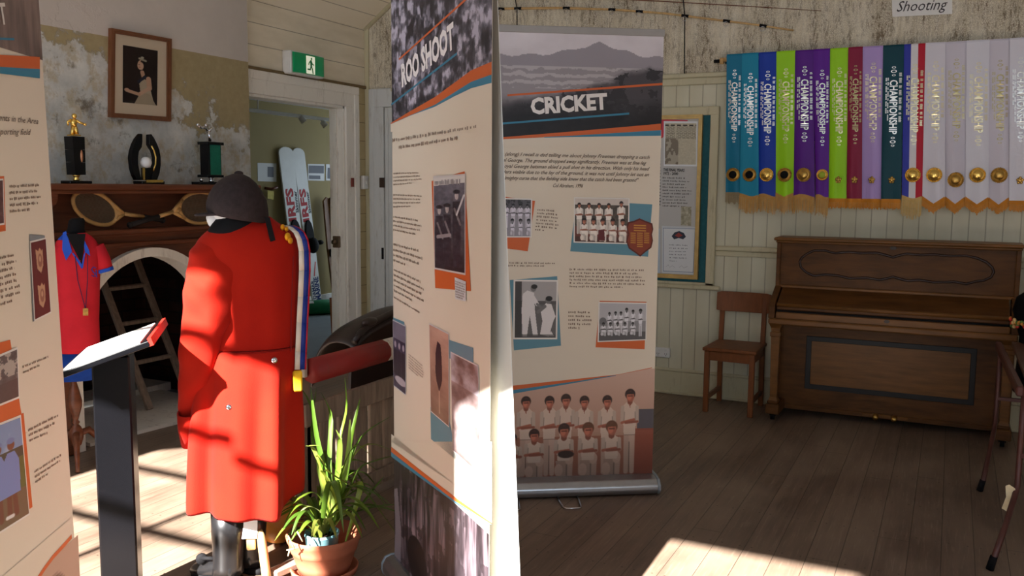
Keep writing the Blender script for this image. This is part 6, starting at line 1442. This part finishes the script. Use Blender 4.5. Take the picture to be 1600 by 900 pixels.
for k in range(13):
    t_ = k/12; y = 1.505-.385*t_; x = 6.462+.022*math.sin(math.pi*t_); hz = .5-.5*min(1, min(t_, 1-t_)*14); R_.append([Vector((x-.012, y, .668+.015*hz)), Vector((x+.006, y, .668+.015*hz)), Vector((x+.012, y, .81-.015*hz)), Vector((x-.006, y, .81-.015*hz))])
b.loft(R_, smooth=False); b.build('backrest', CW, ch, bevel=.003)

# ============================================================ right edge: folding table and black garment
MT = plain('brown_steel', (84, 46, 40), .4, .2, .5, .12, 20)
tb = thing('folding_table', (4.5, -.5, 0), 'brown steel folding table with bent legs at the right edge', 'table')
zt2 = .70; pA, pB = Vector(on(1560, 540, 'z', zt2)), Vector(on(1594, 612, 'z', zt2)); yb = (pA.y+pB.y)/2
b = MB(); b.bar(pA, pB, .03, .045, bev=.006); b.build('edge_rail', MT, tb)
b = MB(); b.bb((pB.x-.02, yb-.78, zt2+.005), (pA.x+.02, min(pA.y, pB.y)-.03, zt2+.025), .004); b.build('table_top', plain('brown_board', (86, 58, 44), .5), tb)
f1 = Vector(on(1552, 884, 'z', .02)); f2 = Vector(on(1535, 762, 'z', .02))
def leg(top, foot, kz):
    k = Vector((top.x+.01, top.y, kz)); b = MB(); b.tube([top, top.lerp(k, .5), k, k.lerp(foot, .12)+Vector((0, 0, -.01)), k.lerp(foot, .5), foot+Vector((0, 0, .03))], .0125, 12); b.build('leg', MT, tb)
    b = MB(); b.tube([foot+Vector((0, 0, .04)), foot+Vector((-.0, .012, -.018))], [.0145, .016], 12); b.build('rubber_foot', M['matt_black'], tb)
for top, foot in ((pB+Vector((.05, -.02, -.01)), f1), (pA+Vector((-.03, -.01, -.01)), f2)):
    leg(top, foot, .27); leg(top+Vector((0, -.62, 0)), Vector((foot.x, foot.y-.66-.16, .02)), .27)
    b = MB(); b.bar(top+Vector((0, 0, -.28)), top+Vector((0, -.62, -.28)), .018, .018); b.build('cross_bar', MT, tb)
fQ = Frame(Vector((pB.x+.06, pB.y-.02, .27))+Vector((-.025, 0, 0)), (math.sin(math.radians(-3)), -math.cos(math.radians(-3)), 0))
b = MB(); b.prism(fQ, fQ.pxs([(1571, 759), (1577, 757), (1586, 763), (1588, 772), (1586, 788), (1580, 803), (1565, 794), (1572, 776)]), 0, .002); tag(b.build('paper_tag', plain('buff_tag', (232, 212, 172), .7)), 'buff paper tag tied to a leg of the brown folding table', 'tag')
gm = thing('dress_form', (5.6, -.64, 0), 'black garment with embroidered band, half outside the right edge', 'dress form')
gf = Frame((5.6, -.64, 0), (math.sin(math.radians(-6)), -math.cos(math.radians(-6)), 0))
def gring(z, a, bb): return [gf(a*math.cos(t*math.pi/16), z, bb*math.sin(t*math.pi/16)) for t in range(32)]
gl_ = gf.px(1580, 505)[0]
b = MB(); b.loft([gring(z, a, bb) for z, a, bb in ((.45, .29, .22), (.6, .28, .21), (.75, .275, .20), (.9, -gl_*1.0, .19), (.97, -gl_*.95, .18), (1.03, -gl_*.72, .14), (1.06, -gl_*.4, .09), (1.08, .04, .04))]); b.build('garment', plain('black_velvet', (12, 11, 14), .9, 0, .1), gm)
b = MB(); rg = random.Random(5); gv = gf.px(1590, 503)[1]
for k in range(60):
    a_ = math.pi*(.25+.75*rg.random()); b.col = lin(rg.choice(((196, 60, 48), (206, 140, 60), (90, 120, 60), (220, 180, 120)))); rr = -gl_+.004
    p = gf(rr*math.cos(a_), gv+rg.uniform(-.02, .02), .194*math.sin(a_)); b.ball(p, .011, 6)
b.build('embroidered_band', M['ink'], gm)
b = MB(); b.tube([gf(0, .03, 0), gf(0, .5, 0)], .02, 12); b.lathe(gf(0, 0, 0), [(.16, 0), (.16, .02), (.03, .035)], 24); b.build('stand', M['black'], gm)

# ============================================================ the room beyond the doorway
fZ = Frame((0, 7.3, 0), (1, 0, 0))
def poster(name, q, label, art):
    b = MB(); b.col = lin((206, 206, 204)); b.prism(fZ, fZ.pxs(q), .001, .004); o = b.build(name, M['print']); tag(o, label, 'poster'); art(o); return o
def dark(qs, c=(46, 48, 60)):
    def f(o):
        for q in qs: bpoly(fZ, q, c, o, 'print_block', .0052)
    return f
poster('poster', [(402, 254.5), (431.5, 255.5), (431.5, 284), (402.5, 283)], 'white sheet with a dark portrait block, far room, left of the water skis', dark([[(417.5, 260.5), (427, 261), (427, 277), (417.5, 276.5)]]))
poster('poster', [(480.5, 256), (506.5, 256.5), (506.5, 282.5), (481, 282)], 'white sheet with a wide dark photograph, far room, right of water skis', dark([[(482, 258.5), (505.5, 259), (505.5, 271), (482, 270.5)], [(482.5, 274), (500, 274.5), (500, 280), (482.5, 279.5)]]))
poster('poster', [(509, 256.5), (524, 257), (524, 282.5), (509, 282)], 'white sheet cut off by door frame, far room', dark([[(511.5, 262), (521, 262.5), (521, 280), (511, 279)]]))
poster('wall_card', [(515.5, 221), (522, 221), (522, 231.5), (515.5, 231)], 'small white card high on the far wall beside door frame', dark([[(517, 223), (521, 223), (521, 226), (517, 226)]], (150, 150, 150)))
wp = thing('wall_peg', fZ(*fZ.px(418, 312)), 'brown wooden peg with yellow paper on far wall beside the cap', 'peg')
b = MB(); u, v = fZ.px(418, 294); b.tube([fZ(u-.05, v, .0), fZ(u, v-.01, .06), fZ(u+.07, v+.015, .09)], .018, 8); b.build('peg', M['dark_wood'], wp); b = MB(); b.prism(fZ, fZ.pxs([(414, 297), (424, 299), (423, 312), (414, 310)]), .04, .043); b.build('yellow_paper', plain('yellow_paper', (206, 190, 96), .7), wp)
# water skis leaning on the far wall
fY = Frame((0, 7.1, 0), (1, 0, .0), (0, .085, 1))
SK_ = plain('white_ski', (206, 206, 200), .35, 0, .5, .05, 6)
def ski(L0, R0, L1, R1, tipy, label, low):
    a0, a1, b0, b1 = [Vector(fY.px(*p)) for p in (L0, R0, L1, R1)]; t = thing('water_ski', fY(*((b0+b1)/2), 0), label, 'water ski', 'water skis in the far room')
    c = (a0+a1)/2; w = (a1-a0).length/2; tip = [(c.x+w*math.cos(math.pi*k/8), c.y+(fY.px((L0[0]+R0[0])/2, tipy)[1]-c.y)*math.sin(math.pi*k/8)) for k in range(9)]
    b = MB(); b.prism(fY, [tuple(b0), tuple(b1)]+tip, -.012, .008); b.build('blade', SK_, t, bevel=.004)
    def at(s_, q_): return (a0.lerp(b0, q_)).lerp(a1.lerp(b1, q_), s_)
    D = (b0-a0); rot = math.atan2(-D.y, -D.x); Wd = (a1-a0).length
    p = at(.68, .455); text('IRFS', fY, p.x, p.y, Wd*.48, (176, 40, 44), parent=t, name='lettering', width=(D.length)*.225, rot=rot, bold=.04, n=.0095)
    p = at(.95, .40); text('Skimmer', fY, p.x, p.y, Wd*.2, (30, 34, 40), parent=t, name='lettering', width=(D.length)*.15, rot=rot, bold=.03, n=.0095)
    b = MB(); b.prism(fY, [tuple(at(.5+.38*math.cos(k*math.pi/10), .55+.105*math.sin(k*math.pi/10))) for k in range(20)], .008, .03); b.build('binding', M['matt_black'], t, bevel=.006)
    if low:
        b = MB(); p = at(.5, .62); b.ball(fY(p.x, p.y, .05), (.085, .07, .10), 12); p2 = at(1.25, .60); b.ball(fY(p2.x, p2.y, .05), (.05, .04, .03), 10); b.build('boot', M['matt_black'], t)
        p = at(.42, .985); text('DAMAR', fY, p.x, p.y, Wd*.26, (40, 56, 96), parent=t, name='lettering', width=D.length*.13, rot=rot, bold=.03, n=.0095); p = at(.92, .99); text('MARINE', fY, p.x, p.y, Wd*.38, (30, 48, 100), parent=t, name='lettering', width=D.length*.16, rot=rot, bold=.04, n=.0095)
        b = MB(); b.col = lin((190, 60, 52)); b.line(fY, [tuple(at(.5, .83)), tuple(at(.8, .73))], .022, .0095); b.build('red_flash', M['print'], t)
ski((435, 239), (458, 239), (463, 470), (481, 470), 229.5, 'white water ski with red lettering, the left one of the leaning pair', False)
ski((456.5, 240), (475.5, 240), (488, 470), (502, 470), 231, 'white water ski with black boot and blue lettering, right of the pair', True)
fY2 = Frame((0, 7.14, 0), (1, 0, 0), (0, .06, 1)); OW = wood('old_ski_wood', (122, 84, 54), (12, 12, 2), .5, .3)
for k, (L, lab) in enumerate((([(503.5, 314), (508, 308), (512, 310), (519.5, 400), (530, 503), (524, 504), (510, 390)], 'old brown wooden ski leaning in the far room, left of its pair'), ([(511, 309), (516, 308), (521, 314), (528, 400), (538, 503), (533, 504), (520, 400)], 'old brown wooden ski partly behind door frame in far room'))):
    t = thing('wooden_ski', fY2(*fY2.px(*L[-3]), .0), lab, 'ski', 'old wooden skis'); b = MB(); b.prism(fY2, fY2.pxs(L), .0+.03*k, .025+.03*k); b.build('blade', OW, t, bevel=.003)
    b = MB(); p = fY2.px(sum(q[0] for q in L[2:4])/2+(-1), 395); b.box(fY2(p[0], p[1], .045+.03*k), (.07, .04, .10), None, .008); b.build('binding', M['matt_black'], t)
gt = thing('green_tube_bag', on(495, 492, 'z', 0), 'long green padded tube with white marks on the far room floor', 'bag')
gp = Vector(on(468, 493, 'z', 0)); gq = Vector(on(538, 489, 'z', 0)); gz = Vector((0, 0, .088)); b = MB(); b.tube([gp+gz, gp.lerp(gq, .02)+gz, gp.lerp(gq, .5)+gz, gq+gz], [.07, .088, .09, .088], 20); b.build('tube', plain('green_vinyl', (24, 124, 80), .45, 0, .4, .12, 10), gt)
fg2 = Frame(gp, gq-gp)
b = MB(); b.col = lin((226, 226, 222)); cyl = lambda u, a_, n: fg2(u, .088+(.0905+n)*math.sin(a_), (.0905+n)*math.cos(a_))
for u0_, u1_, a0_, a1_ in ((.03, .16, .7, 1.2), (.02, .05, -.7, -.4)): b.add([cyl(u0_, a0_, .002), cyl(u1_, a0_, .002), cyl(u1_, a1_, .002), cyl(u0_, a1_, .002)], [(0, 1, 2, 3)], False)
for k in range(5): u0_ = .42+.03*k; b.add([cyl(u0_, .1+.25*(k % 2), .002), cyl(u0_+.02, .1, .002), cyl(u0_+.035, .75, .002), cyl(u0_+.01, .85, .002)], [(0, 1, 2, 3)], False)
b.build('white_print', M['print'], gt)
fs2 = Frame((0, 5.0, 0), (1, 0, 0)); ws = thing('wooden_prop', (fs2.px(523, 562)[0], 5.0, 0), 'thin reddish wooden prop standing beside the door frame', 'prop')
pt0 = fs2(*fs2.px(517, 465)); pt1 = fs2(*fs2.px(522.5, 560)); pt2 = pt1+(pt1-pt0)*(pt1.z/(pt0.z-pt1.z)); OWr = wood('red_brown_wood', (150, 92, 58), (12, 12, 2), .45, .2)
b = MB(); b.bar(pt0, pt2, .026, .02, bev=.004); b.build('upright', OWr, ws)
b = MB(); pm = pt0.lerp(pt2, .36); b.bar(pm, pm+Vector((.10, 0, .0)), .018, .018, bev=.003); b.build('handle', OWr, ws)
tr_ = thing('track_light', (7.4, 6.3, 2.3), 'white ceiling lighting rail with small spotlights in far room', 'light')
fTt = Frame((0, 6.2, 0), (1, 0, 0)); ra = fTt(*fTt.px(385, 171)); rb_ = fTt(*fTt.px(540, 190.5)); b = MB(); b.bar(ra, rb_, .035, .035, bev=.003); b.build('rail', M['white_plastic'], tr_)
for x, y in ((469, 183), (503, 190)): 
    b = MB(); p = fTt(*fTt.px(x, y), .0); b.tube([p+Vector((0, 0, .03)), p], .014, 8); b.tube([p, p+Vector((.03, -.03, -.05))], [.026, .034], 12); b.build('spotlight', M['white_plastic'], tr_)
for k in (.1, .9): b = MB(); p = ra.lerp(rb_, k); b.tube([p, Vector((p.x, p.y, 2.52))], .008, 8); b.build('hanger', M['white_plastic'], tr_)
